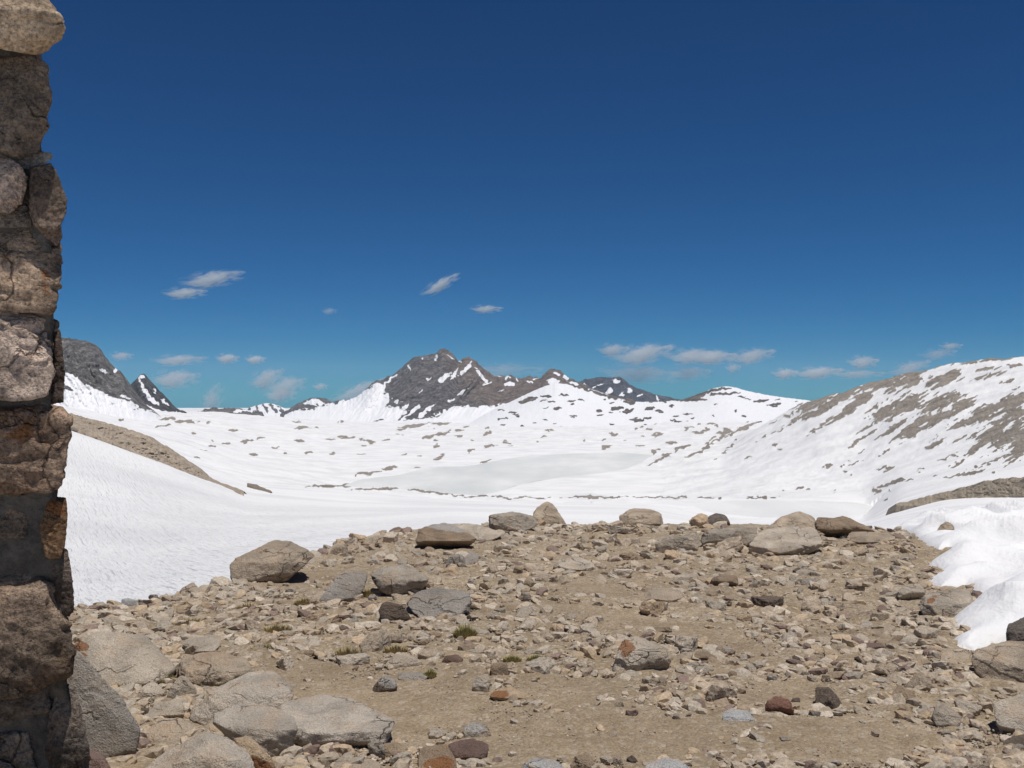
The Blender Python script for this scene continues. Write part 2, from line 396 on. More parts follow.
def build_snowfield():
    pxs = np.concatenate([np.linspace(-700, 45, 70), np.linspace(50, 1040, 960), np.linspace(1050, 1900, 80)])
    ds = np.concatenate([np.exp(np.linspace(math.log(10), math.log(250), 300)), np.exp(np.linspace(math.log(252), math.log(2600), 480)), np.exp(np.linspace(math.log(2620), math.log(6000), 120))])
    S = terrain_slope(ds, pxs)
    D, X = np.meshgrid(ds, pxs, indexing='ij')
    LD = np.log(D)
    far = sstep(250, 900, D)
    # rolling bumps, drifts and benches
    S = S + far * (0.0024 * fbm(X / 42, LD * 16, 0, 4, 31) + 0.0011 * fbm(X / 9, LD * 50, 0, 4, 33))
    Z = EYE + S * D
    ypx = HZ - S * F
    wx = (X - 512) / F * D
    Z = Z + (1 - far) * (0.10 * fbm(wx * 0.12, D * 0.12, 0, 3, 41) + 0.035 * fbm(wx * 0.9, D * 0.35, 0, 3, 43) * sstep(400, 40, D))
    rng = np.random.default_rng(5)
    strokes = [(x, y, l * (1.1 if w > 4 else 1), w * (1.08 if w > 4 else 1), t) for x, y, l, w, t in RIGHT_ROCK] + MID_ROCK
    strokes += scatter_strokes(44, 480, 800, 402, 450, rng, (2, 4.5)) + scatter_strokes(12, 395, 500, 418, 450, rng) + scatter_strokes(16, 120, 420, 418, 462, rng, (2, 4), (0.6, 1.1))
    strokes += scatter_strokes(22, 800, 1024, 400, 470, rng, (3, 9), (0.6, 1.4), (22, 44)) + scatter_strokes(16, 640, 800, 420, 462, rng, (3, 8), (0.6, 1.3), (16, 34))
    strokes += scatter_strokes(16, 850, 1024, 440, 500, rng, (1, 2.4), (0.5, 1.0), (0, 20))
    wxn = X + 5.0 * fbm(X / 6, ypx / 3.5, 0, 4, 51); wyn = ypx + 2.2 * fbm(X / 5, ypx / 2.5, 5, 4, 52)
    m = ellipses(wxn, wyn, strokes)
    m = m + (0.5 - 0.22 * sstep(690, 830, X)) * fbm(X / 3.0, ypx / 1.8, 0, 3, 57)
    ca, sa = math.cos(math.radians(30)), math.sin(math.radians(30))
    du, dv = X * ca - ypx * sa, X * sa + ypx * ca
    m = m + sstep(690, 830, X) * (0.85 * fbm(du / 14, dv / 1.7, 0, 3, 58) - 0.02)
    m[(D < 230)] = -1
    m[(D > 230) & (D < 420) & (X < 700)] = -1
    rock = sstep(0.02, 0.30, m)
    # rock stands proud of the snow and is broken
    Z = Z + rock * D * 0.0007 * (0.6 + 1.2 * ridged(X / 5, ypx / 3, 0, 3, 61))
    # beds of the frozen lake and pond lie a little below their ice
    for ol, lz in ((LAKE, LAKE_Z), (POND, POND_Z)):
        q = [np.array(sheet_point(a, b, lz)) for a, b in ol]
        qa = np.array(q); c = 0.5 * (qa.min(0) + qa.max(0)); e = 0.5 * (qa.max(0) - qa.min(0))[:2] + (60.0 if lz > -90 else 260.0)
        box = (np.abs(wx - c[0]) < e[0]) & (np.abs(D - c[1]) < e[1])
        bx, bd, bz = wx[box], D[box], Z[box]
        ins = np.zeros(bx.shape, bool); dist = np.full(bx.shape, 1e9)
        for k in range(len(q)):
            a, b = q[k], q[(k + 1) % len(q)]
            ins ^= ((a[1] > bd) != (b[1] > bd)) & (bx < (b[0] - a[0]) * (bd - a[1]) / (b[1] - a[1] + 1e-9) + a[0])
            ab = b[:2] - a[:2]; t = np.clip(((bx - a[0]) * ab[0] + (bd - a[1]) * ab[1]) / (ab @ ab), 0, 1)
            dist = np.minimum(dist, np.hypot(bx - a[0] - t * ab[0], bd - a[1] - t * ab[1]))
        low = bz > lz - (1.5 if lz > -90 else 9.0)
        Z[box] = np.where(ins, np.minimum(bz, lz - np.minimum(dist * 0.03, 0.5)), np.where(low, np.maximum(bz, lz + np.minimum(dist * 0.012, 0.5)), bz))
    v = np.stack([wx, D, Z], -1).reshape(-1, 3)
    me = mesh_np('snow_field', v, grid_faces(*D.shape))
    attr(me, 'rock', rock.ravel())
    slope = sstep(620, 250, X) * sstep(320, 120, D)
    attr(me, 'ripple', (slope).ravel())
    t = NT('old_snow'); c = t.coord('Object')
    n1 = t.noise(c, 0.02, 6, 0.6); n2 = t.noise(c, 0.35, 5, 0.65)
    snow = t.ramp(n1, [(0.3, (0.70, 0.708, 0.71)), (0.58, (0.86, 0.857, 0.85))])
    snow = t.mixc(t.ramp(t.noise(c, 0.006, 5, 0.6), [(0.5, 0.0), (0.75, 0.5)]), snow, (0.77, 0.76, 0.745))
    r1 = t.noise(c, 0.05, 8, 0.7); r2 = t.noise(c, 0.6, 6, 0.7)
    rock = t.ramp(r1, [(0.3, (0.2, 0.176, 0.15)), (0.5, (0.33, 0.288, 0.24)), (0.7, (0.44, 0.39, 0.33))])
    rock = t.mixc(1.0, rock, t.ramp(r2, [(0.3, 0.6), (0.7, 1.35)]), 'MULTIPLY')
    fac = t.ramp(t.math('ADD', t.attr('rock'), t.math('MULTIPLY', t.math('SUBTRACT', r2, 0.5), 1.5)), [(0.42, 0.0), (0.56, 1.0)])
    fac = t.math('MULTIPLY', fac, t.math('GREATER_THAN', t.attr('rock'), 0.03))
    col = t.mixc(fac, snow, rock)
    rp = t.mapping(t.mapping(c, (1, 1, 1), (0, 0, math.radians(-25))), (2.8, 0.13, 1.0))
    rip = t.noise(rp, 1.0, 3, 0.55)
    cup = t.noise(c, 1.6, 4, 0.6)
    h = t.math('ADD', t.math('MULTIPLY', t.math('MULTIPLY', rip, t.attr('ripple')), 0.55), t.math('MULTIPLY', cup, 0.16))
    h = t.math('ADD', h, t.math('MULTIPLY', n2, 0.25))
    h = t.math('ADD', h, t.math('MULTIPLY', t.math('MULTIPLY', r2, fac), 2.0))
    t.finish(col, 0.8, t.bump(h, 1.0, 0.9), 0.2)
    tag(link('snow_field', me, t.m), kind='structure')

def flat_sheet(name, outline, z, mat):
    """a level sheet with a smoothed outline given as (px, py) seen from the pass"""
    pts = []
    oc = np.array([sheet_point(px_, py_, z)[:2] for px_, py_ in outline]); mid = 0.5 * (oc.min(0) + oc.max(0))
    n = len(outline)
    for i in range(n):
        p0, p1, p2, p3 = (np.array(outline[(i + k - 1) % n], float) for k in range(4))
        for s in np.linspace(0, 1, 12, endpoint=False):
            q = 0.5 * ((2 * p1) + (-p0 + p2) * s + (2 * p0 - 5 * p1 + 4 * p2 - p3) * s * s + (-p0 + 3 * p1 - 3 * p2 + p3) * s ** 3)
            d = (EYE - z) * F / (q[1] - HZ)
            w_ = np.array([(q[0] - 512) / F * d, d]); w_ = mid + (w_ - mid) * 1.03          # tucked under the snow of the shore
            pts.append((float(w_[0]), float(w_[1]), z))
    bm = bmesh.new()
    vs = [bm.verts.new(p) for p in pts]
    bm.faces.new(vs)
    bmesh.ops.triangulate(bm, faces=bm.faces[:])
    me = bpy.data.meshes.new(name); bm.normal_update()
    for f in bm.faces:
        if f.normal.z < 0: f.normal_flip()
    bm.to_mesh(me); bm.free()
    return tag(link(name, me, mat), kind='structure')
# ------------------------------------------------------------------ mountains
def build_mountain(name, top, base, d0, d1, back, strokes, dark, mode='rock', tones=((0.10, 0.095, 0.095), (0.17, 0.155, 0.145)), relief=0.35,
                   gully=14.0, lean=0.0, extra=0.0, rows=150, step=0.6, jag=0.9, seed=1, noise_amt=0.25, warm=None):
    """A ridge from d0 (foot) to d1 (crest). top, base: silhouette and foot as (px, row). mode 'rock': strokes are snow; 'snow': strokes are rock."""
    tx = np.array([p[0] for p in top], float); ty = np.array([p[1] for p in top], float)
    bx = np.array([p[0] for p in base], float); by = np.array([p[1] for p in base], float)
    pxs = np.arange(tx[0], tx[-1] + 0.01, step)
    yt = np.interp(pxs, tx, ty) + jag * (1.4 * fbm(pxs / 5.0, 0.5, seed, 4, seed) + 0.9 * ridged(pxs / 3.0, 0.9, seed, 3, seed + 4))
    ys = np.interp(pxs, tx, ty); kk = np.hanning(15); kk /= kk.sum()
    ys = np.convolve(np.pad(ys, 7, mode='edge'), kk, 'valid')
    yb = np.maximum(np.interp(pxs, bx, by), np.maximum(yt, ys) + 0.4)
    v = np.linspace(0, 1, rows)
    V, X = np.meshgrid(v, pxs, indexing='ij')
    Y = yb[None] + (ys - yb)[None] * V + (yt - ys)[None] * V ** 4
    hpx = (yb - yt)[None]
    # gullies and spurs: displacement along the view, so light falls on real relief
    gx = (X + lean * Y) / gully
    rel = ridged(gx, Y / (gully * 2.6), seed, 5, seed + 3) * 0.7 + 0.14 * fbm(X / 3.5, Y / 3.5, seed, 3, seed + 9)
    wall = relief * gully * d1 / F * 6.0
    fade = np.sin(np.clip(V, 0, 1) * math.pi) ** 0.5 * np.minimum(hpx / 25.0, 1.0)
    D = d0 + (d1 - d0) * (V ** 0.85) - wall * rel * fade
    front = P(X, Y, D)
    m = ellipses(X + 3.2 * fbm(X / 3.5, Y / 3, seed, 4, 3), Y + 1.8 * fbm(X / 3, Y / 2.5, seed, 4, 4), strokes)
    m = m + noise_amt * fbm(X / 2.6, Y / 2.0, seed, 3, seed + 21) + extra
    mask = sstep(0.0, 0.22, m)
    # the far side of the ridge
    nb = 14
    w = np.linspace(0, 1, nb + 1)[1:]
    bk = []
    for q in w:
        pd = d1 + back * q
        zt = EYE + (HZ - yt) / F * d1
        zb = EYE + (HZ - yb) / F * d1
        pts = np.stack([(pxs - 512) / F * (d1 + back * q * 0.6), np.full_like(pxs, pd), zt + (zb - zt - 30) * q ** 1.2], -1)
        bk.append(pts)
    skirt = front[:1].copy(); skirt[..., 2] -= 0.03 * d0; skirt[..., 1] -= 0.02 * d0
    vv = np.concatenate([skirt, front, np.array(bk)], 0)
    msk = np.concatenate([mask[:1], mask, np.repeat(mask[-1:], nb, 0)], 0)
    me = mesh_np(name, vv.reshape(-1, 3), grid_faces(vv.shape[0], vv.shape[1]))
    attr(me, 'mark', msk.ravel())
    wv = np.zeros_like(X) if warm is None else sstep(warm[0], warm[1], X - (Y - 380) * 0.6)
    attr(me, 'warm', np.concatenate([wv[:1], wv, np.repeat(wv[-1:], nb, 0)], 0).ravel())
    t = NT(name + '_rock'); c = t.coord('Object')
    k = F / d1                                         # one over the size of a pixel there
    r1 = t.noise(c, k / 9, 7, 0.68, 0.5); r2 = t.noise(t.mapping(c, (1, 1, 0.45)), k / 2.5, 5, 0.7)
    rock = t.ramp(r1, [(0.36, tuple(0.75 * q for q in tones[0])), (0.5, tuple(0.5 * (p + q) for p, q in zip(*tones))), (0.64, tuple(1.35 * q for q in tones[1]))])
    rock = t.mixc(t.attr('warm'), rock, t.ramp(r1, [(0.36, (0.12, 0.095, 0.08)), (0.64, (0.29, 0.235, 0.195))]))
    r3 = t.noise(t.mapping(t.mapping(c, (1, 1, 1), (0, math.radians(35), 0)), (1, 0.5, 0.25)), k / 2.2, 4, 0.65)
    rock = t.mixc(0.45, rock, t.mixc(1.0, rock, t.ramp(r3, [(0.35, 0.55), (0.65, 1.5)]), 'MULTIPLY'))
    rock = t.mixc(1.0, rock, t.ramp(r2, [(0.34, 0.6), (0.5, 1.0), (0.66, 1.45)]), 'MULTIPLY')
    snow = t.ramp(r1, [(0.3, (0.80, 0.81, 0.83)), (0.7, (0.87, 0.87, 0.88))])
    f = t.ramp(t.math('ADD', t.attr('mark'), t.math('MULTIPLY', t.math('SUBTRACT', r2, 0.5), 0.7)), [(0.42, 0.0), (0.58, 1.0)])
    col = t.mixc(f, rock, snow) if mode == 'rock' else t.mixc(f, snow, rock)
    rk = t.math('SUBTRACT', 1.0, f) if mode == 'rock' else f
    hh = t.math('MULTIPLY', t.math('ADD', r2, t.math('MULTIPLY', r1, 2.2)), t.math('ADD', t.math('MULTIPLY', rk, 0.9), 0.1))
    t.finish(col, 0.95, t.bump(hh, 3.4 / k, 0.9), 0.05)
    return tag(link(name, me, t.m), kind='structure')

def build_mountains():
    r = np.random.default_rng(3)
    # the big dark peak in the middle
    snow = [(436, 357, 1, 4, 0), (392, 378, 7, 1.6, 42), (384, 386, 9, 1.6, 52), (409, 368, 5, 0.9, -62), (452, 358, 6, 0.9, -38), (423, 358, 3, 0.9, -70), (461, 361, 3, 1.2, 40),
            (445, 377, 9, 2.6, 38), (455, 374, 8, 1.8, 55), (466, 369, 10, 2.2, 48), (440, 381, 4, 2, 0), (481, 376, 12, 2.4, -52), (487, 384, 5, 1.6, 20), (462, 392, 7, 1.6, 36), (452, 400, 4, 1.4, 30),
            (428, 379, 4, 0.9, 40), (421, 391, 3, 0.9, 60), (402, 402, 2, 0.8, 0), (509, 384, 6, 2.4, 8), (507, 378, 5, 1.4, 40), (517, 379, 4, 1.2, -70), (530, 382, 4, 1.2, -20), (498, 376, 4, 1, -20),
            (557, 374, 4, 1.8, -20), (566, 377, 4, 2.4, -30), (553, 382, 7, 4, 0), (573, 383, 6, 2, -20), (500, 391, 3, .8, 20), (535, 379, 3, 1, 10)]
    # snow apron on the left of the peak, streaked by ribs
    apron = [(310, 417, 34, 10, 0), (330, 414, 40, 12, 10), (348, 411, 34, 13, 26), (362, 404, 26, 13, 38), (372, 398, 20, 9, 46), (366, 416, 40, 8, 10), (380, 404, 16, 7, 50), (388, 420, 24, 3, 24), (398, 413, 16, 1.8, 38), (412, 412, 16, 2.0, 40), (426, 411, 13, 2.2, 38),
             (446, 417, 16, 4, 12), (456, 421, 26, 5, 0), (346, 404, 10, 4, 20), (379, 387, 5, 5, 0), (420, 421, 40, 2.6, 3), (475, 413, 45, 8, 4), (510, 411, 40, 10, 10), (540, 402, 30, 9, 18), (456, 409, 12, 3, 10)]
    build_mountain('mountain', [(284, 414), (293, 411), (305, 408), (318, 405), (330, 402), (338, 401), (345, 400), (353, 399), (368, 387), (376.5, 380.5), (391.5, 376), (397, 372), (404.5, 364.5), (414, 356.5), (426, 355), (434.5, 352.5), (440, 350), (445, 347.6),
                                (449, 350), (452, 353), (458, 360), (463, 358), (469, 357), (477.5, 362), (486, 370), (494.7, 375), (503, 375), (512, 374.7), (520, 378), (529, 376), (540, 378), (546, 372), (551.6, 368.5), (560.5, 371.5), (570, 378), (580, 382), (600, 392), (640, 402)],
                   [(284, 421), (350, 425), (400, 425), (450, 421), (500, 416), (550, 402), (600, 402), (640, 410)], 5200, 6800, 900, snow + apron + scatter_strokes(40, 310, 400, 402, 424, r, (2, 5), (0.6, 1.4), (25, 45)), None,
                   tones=((0.095, 0.09, 0.09), (0.195, 0.182, 0.172)), relief=0.30, gully=17, lean=0.7, seed=2, jag=1.5, noise_amt=0.32, extra=-0.02, warm=(440, 480))
    # bluish ridge behind it, distant haze put into the rock tones
    build_mountain('mountain', [(560, 392), (575, 383), (585, 379), (597, 377.5), (608, 377), (618, 376), (624, 379), (630, 384), (638, 388), (647, 391), (655, 394), (664, 396), (676, 398.5), (690, 401), (720, 404)],
                   [(560, 408), (720, 412)], 8600, 9600, 900, [(617, 381, 4, 2, 0), (629, 390, 3, 3, 50), (609, 391, 4, 3, 60), (622, 394, 4, 2, 40), (590, 389, 7, 1.5, 20), (584, 386, 4, 2, -60), (657, 398, 2, 3, 0), (640, 395, 3, 1.4, 50), (600, 385, 4, .8, 20), (634, 385, 3, 1, -40)], None,
                   tones=((0.06, 0.07, 0.085), (0.10, 0.112, 0.13)), relief=0.3, gully=10, seed=8, noise_amt=0.22, jag=0.7)
    # snow ridge in front, specked with rock
    ridge_rock = [(572, 383, 10, 2, -32), (584, 388, 9, 2, -22), (598, 393, 9, 1.8, -20), (612, 397, 9, 2, -14), (632, 402, 6, 3.2, 10), (655, 401, 8, 1.6, 4), (627, 411, 8, 2.6, 12), (618, 408, 8, 2, 8), (530, 399, 10, 2.4, 12), (522, 402, 6, 1.8, 10), (546, 396, 6, 1.6, 0), (552, 402, 5, 1.0, 0), (571, 401, 5, 1.2, 0),
                  (557, 408, 5, 1.4, 6), (565, 395, 6, 1, 0), (581, 400, 4, 1, 0), (650, 408, 6, 1.4, 0), (658, 411, 5, 1.4, -8), (690, 398, 9, 3, 8), (702, 394, 10, 2.8, 18), (714, 390, 9, 1.8, 18), (725, 388.5, 9, 1.5, 2), (685, 400, 6, 2, 0), (697, 400, 12, 1.4, 4), (720, 394, 14, 1.6, 0), (735, 393, 8, 1.2, 0), (742, 397, 5, 1, 0), (760, 401, 7, 2, 4), (775, 405, 8, 1.6, 8),
                  (638, 420, 8, 2, 0), (688, 414, 6, 1, 0), (675, 416, 4, 1, 0), (545, 420, 4, 1, 0), (600, 415, 4, 1, 0), (512, 412, 5, 1, 5), (500, 419, 5, 1, 10)]
    build_mountain('snow_ridge', [(470, 423), (485, 414), (500, 406), (510, 402), (522, 396), (535, 390), (545, 386), (556, 383), (566, 384), (578, 387), (590, 389), (600, 392), (612, 396), (625, 400), (640, 402), (655, 401), (668, 401), (680, 400), (690, 397), (702, 392.5), (712, 388.5), (725, 386), (736, 387.5), (748, 391), (762, 394), (775, 396), (790, 398), (805, 400), (830, 404)],
                   [(470, 434), (830, 434)], 3300, 4900, 700, ridge_rock + scatter_strokes(60, 500, 800, 392, 432, r, (2, 4.5), (0.6, 1.2)), None, mode='snow', tones=((0.12, 0.105, 0.09), (0.22, 0.19, 0.16)), relief=0.035, gully=30, lean=0.8, seed=12, noise_amt=0.3, jag=0.4, extra=-0.02)
    # left: cliff, its neighbour, far strips
    build_mountain('cliff', [(-60, 300), (-10, 318), (30, 330), (62, 337.5), (75, 339), (86, 340), (93, 343), (98, 346), (105, 356), (112, 364), (117, 369), (121, 371), (126, 379), (133, 390), (140, 400), (148, 407), (156, 414), (164, 421), (172, 427)],
                   [(-60, 430), (62, 422), (100, 424), (148, 428), (172, 431)], 1750, 2150, 500, [(96, 396, 42, 7, -26), (75, 383, 18, 6, -36), (112, 402, 30, 6, -12), (70, 398, 30, 8, -10), (80, 404, 60, 5, 0), (104, 371, 5, 1.6, -20), (115, 370, 3, 2.2, 60), (60, 372, 8, 1.2, -50), (125, 397, 6, 1.2, -20), (20, 395, 40, 14, -10), (70, 417, 90, 11, 0), (128, 420, 40, 13, 0), (100, 408, 30, 8, -10)], None,
                   tones=((0.12, 0.118, 0.118), (0.22, 0.21, 0.20)), relief=0.30, gully=16, lean=-0.3, seed=15, noise_amt=0.14, jag=1.0)
    build_mountain('mountain', [(112, 398), (122, 392), (129, 386), (135, 380), (141, 374), (146, 375), (150, 380), (155, 385), (160, 391), (165, 396), (170, 402), (176, 408), (184, 411)],
                   [(112, 418), (184, 419)], 2700, 3100, 400, [(142, 377, 2.5, 1.8, 0), (142, 385, 9, 1.5, -70), (147, 393, 8, 2.2, -50), (152, 400, 9, 2, -38), (138, 402, 10, 3, -25), (155, 391, 4, 1, -50), (164, 402, 6, 1.2, -50), (150, 408, 14, 2, -20), (133, 405, 10, 3, 0), (150, 416, 60, 5, 0)], None,
                   tones=((0.06, 0.064, 0.072), (0.115, 0.115, 0.12)), relief=0.3, gully=9, lean=-0.5, seed=19, noise_amt=0.2)
    build_mountain('mountain', [(196, 412), (205, 409), (213, 407.5), (226, 408.5), (236, 408), (247, 409.5), (262, 412)], [(196, 418), (262, 418)], 6200, 6600, 300, [(240, 411, 6, 1.5, 0), (250, 411, 4, 1, 0)], None,
                   tones=((0.13, 0.12, 0.11), (0.2, 0.185, 0.17)), seed=23, gully=8, noise_amt=0.3)
    build_mountain('mountain', [(232, 413), (245, 409), (254, 406), (262, 403.5), (270, 403), (277, 405), (284, 408), (294, 412), (300, 415)], [(232, 420), (300, 420)], 8200, 8800, 500,
                   [(250, 411, 5, 1.4, -60), (257, 409, 6, 1.6, -60), (265, 408, 7, 1.7, -62), (273, 408, 7, 1.6, -55), (281, 410, 6, 1.4, -50)], None, mode='snow', tones=((0.12, 0.115, 0.115), (0.18, 0.17, 0.165)), seed=27, gully=7, noise_amt=0.1, jag=0.5)
    build_mountain('mountain', [(280, 414), (290, 408.5), (296, 404), (303, 400.5), (311, 398), (318, 397.5), (325, 398.5), (332, 401), (345, 404), (360, 410)], [(280, 422), (360, 424)], 7000, 7500, 400,
                   [(312, 402, 10, 2.8, 8), (325, 405, 10, 3, -10), (318, 412, 14, 2, 10), (340, 412, 12, 3, 12), (300, 411, 3, 1, 50)], None, tones=((0.10, 0.098, 0.098), (0.17, 0.16, 0.155)), seed=29, gully=8, noise_amt=0.26)

# ------------------------------------------------------------------ rocks
_ICO = {}
def ico(level):
    if level not in _ICO:
        bm = bmesh.new(); bmesh.ops.create_icosphere(bm, subdivisions=level, radius=1.0)
        bm.verts.ensure_lookup_table()
        v = np.array([p.co[:] for p in bm.verts]); f = np.array([[q.index for q in fc.verts] for fc in bm.faces])
        bm.free(); _ICO[level] = (v / np.linalg.norm(v, axis=1, keepdims=True), f)
    return _ICO[level]

def planes_shape(N, Dp, half, level, p):
    """rounded convex stone bounded by the planes N.x = Dp, as points on a sphere of directions stretched by half"""
    u, f = ico(level)
    w = u * half; w = w / np.linalg.norm(w, axis=1, keepdims=True)
    q = np.maximum(w @ N.T, 0) / Dp[None]
    r = (q ** p).sum(1) ** (-1.0 / p)
    return w * r[:, None], f

def roughen(v, size, seed, amt=0.05, crack=0.03):
    c = v / size
    n = v / np.maximum(np.linalg.norm(v, axis=1, keepdims=True), 1e-6)
    k = 1.2 * amt * fbm(c[:, 0] * 2.2, c[:, 1] * 2.2, c[:, 2] * 2.2, 5, seed, 0.55) + 0.6 * amt * fbm(c[:, 0] * 7, c[:, 1] * 7, c[:, 2] * 7, 4, seed + 5)
    k = k - crack * sstep(0.72, 0.98, ridged(c[:, 0] * 1.6 + 3, c[:, 1] * 1.6, c[:, 2] * 2.4, 2, seed + 7))
    ax = np.array([0.25, 0.2, 1.0]) + 0.5 * (np.random.default_rng(seed).random(3) - 0.5)
    s = (c @ ax) * 3.2 + 0.8 * fbm(c[:, 0] * 1.3, c[:, 1] * 1.3, c[:, 2] * 1.3, 3, seed + 11)
    k = k + 0.022 * (amt / 0.05) * (np.abs((s % 1.0) - 0.5) < 0.16) * (fbm(c[:, 0] * 2, c[:, 1] * 2, c[:, 2] * 2, 2, seed + 13) > 0.0)
    return v + n * (k * size)[:, None]

def hull_planes(pts):
    bm = bmesh.new()
    for p in pts: bm.verts.new(p)
    r = bmesh.ops.convex_hull(bm, input=bm.verts[:])
    bm.normal_update()
    N, Dp = [], []
    for f in bm.faces:
        if f.calc_area() < 1e-9: continue
        n = np.array(f.normal); d = float(n @ np.array(f.verts[0].co))
        if d < 0: n, d = -n, -d
        N.append(n); Dp.append(max(d, 1e-3))
    bm.free()
    N = np.array(N); Dp = np.array(Dp)
    keep = []                                          # merge nearly equal planes so their edge stays crisp
    for i in range(len(N)):
        if all(N[i] @ N[j] < 0.994 for j in keep): keep.append(i)
    return N[keep], Dp[keep]

STYLE = {
    'slab': [(0, 0.0), (1, 1.0)],
    'block': [(0, 0.06), (0.55, 0.0), (1, 0.8)],
    'over': [(0, 0.5), (0.55, 0.0), (1, 0.75)],
    'wall': [(0, 0.0), (0.85, 0.15), (1, 0.5)],
    'dome': [(0, 0.0), (0.5, 0.15), (0.8, 0.45), (1, 0.85)],
    'lip': [(0, 0.12), (0.25, 0.0), (1, 1.0)],
}

def outline_rock(outline, style='dome', depth=0.7, d=None, seed=1, rough=0.035, crack=0.03, level=5, p=90, sink=0.12, anchor=None, facets=20):
    """a stone whose outline seen from the pass is the given polygon; returns mesh arrays and the base point"""
    o = np.array(outline, float)
    x0, y0 = o.min(0); x1, y1 = o.max(0)
    cx = 0.5 * (x0 + x1)
    if d is None:
        d = hit(anchor if anchor is not None else cx, min(y1, 900) - 0.5)
    w = (x1 - x0) / F * d; h = (y1 - y0) / F * d
    dep = depth * max(min(w, 2.2 * h), 0.6 * h)
    st = STYLE[style]
    t = (y1 - o[:, 1]) / max(y1 - y0, 1e-6)
    off = np.interp(t, [a for a, b in st], [b for a, b in st]) * dep
    pts = [P(o[:, 0], o[:, 1], d + off)]
    c = np.array([cx, 0.5 * (y0 + y1)])
    o2 = c + (o - c) * 0.6
    t2 = (y1 - o2[:, 1]) / max(y1 - y0, 1e-6)
    off2 = np.interp(t2, [a for a, b in st], [b for a, b in st]) * dep - 0.05 * dep
    pts.append(P(o2[:, 0], o2[:, 1], d + off2))
    o3 = c + (o - c) * np.array([0.8, 0.8])
    pts.append(P(o3[:, 0], o3[:, 1], d + dep * 1.05))
    low = o[t < 0.3]
    if len(low) and sink > 0:
        a = P(low[:, 0] * 0.9 + cx * 0.1, low[:, 1], d + np.interp(t[t < 0.3], [q for q, b in st], [b for q, b in st]) * dep + 0.15 * dep)
        a[:, 2] -= sink * h + 0.02
        pts.append(a)
        b = a.copy(); b[:, 1] += dep * 0.7; b[:, 0] *= (b[:, 1] / a[:, 1]); pts.append(b)
    pts = np.concatenate(pts, 0)
    base = np.array([P(cx, y1, d + dep * 0.3)[0], d + dep * 0.4, pts[:, 2].min()])
    ctr = 0.5 * (pts.min(0) + pts.max(0))
    N, Dp = hull_planes(pts - ctr)
    rr = np.random.default_rng(seed)
    Nx = rr.normal(size=(facets, 3)); Nx /= np.linalg.norm(Nx, axis=1, keepdims=True)
    sup = ((pts - ctr) @ Nx.T).max(0)
    N = np.vstack([N, Nx]); Dp = np.concatenate([Dp, sup * rr.uniform(0.80, 0.97, facets)])
    half = 0.5 * (pts.max(0) - pts.min(0))
    v, f = planes_shape(N, Dp, half, level, p)
    # undo the small shrink of the rounding
    v = v * (half / np.maximum(np.abs(v).max(0), 1e-6)) * 0.85 + v * 0.15
    size = float(np.cbrt(np.prod(half))) * 1.3
    v = roughen(v, size, seed, rough, crack)
    return v + ctr - base, f, base

def mark_ellipses(v, base, strokes):
    w = v + base
    px = 512 + F * w[:, 0] / w[:, 1]; py = HZ - F * (w[:, 2] - EYE) / w[:, 1]
    return px, py, np.clip(ellipses(px, py, strokes) * 1.6, 0, 1)

def random_rock(size, flat, seed, level=4, n=16, p=110, rough=0.05, crack=0.02):
    r = np.random.default_rng(seed)
    N = r.normal(size=(n, 3)); N /= np.linalg.norm(N, axis=1, keepdims=True)
    Dp = r.uniform(0.62, 1.0, n)
    N = np.vstack([N, [[0, 0, 1], [0, 0, -1], [1, 0, 0], [-1, 0, 0], [0, 1, 0], [0, -1, 0]]])
    Dp = np.concatenate([Dp, [0.95, 0.9, 1, 1, 1, 1]])
    v, f = planes_shape(N, Dp, np.ones(3), level, p)
    v = v * np.array([1.0, r.uniform(0.6, 0.95), flat])
    v = roughen(v, 1.0, seed, rough, crack)
    return v * size, f
TONE = {'tan': (0.345, 0.284, 0.219), 'grey': (0.325, 0.284, 0.235), 'bluegrey': (0.268, 0.243, 0.215), 'pale': (0.41, 0.355, 0.29), 'brown': (0.245, 0.186, 0.132),
        'red': (0.165, 0.09, 0.066), 'dark': (0.115, 0.09, 0.072), 'buff': (0.36, 0.275, 0.19), 'purple': (0.165, 0.115, 0.1), 'ash': (0.40, 0.352, 0.298)}
TONE = {k: (1.37 * v[0], 1.36 * v[1], 1.33 * v[2]) for k, v in TONE.items()}

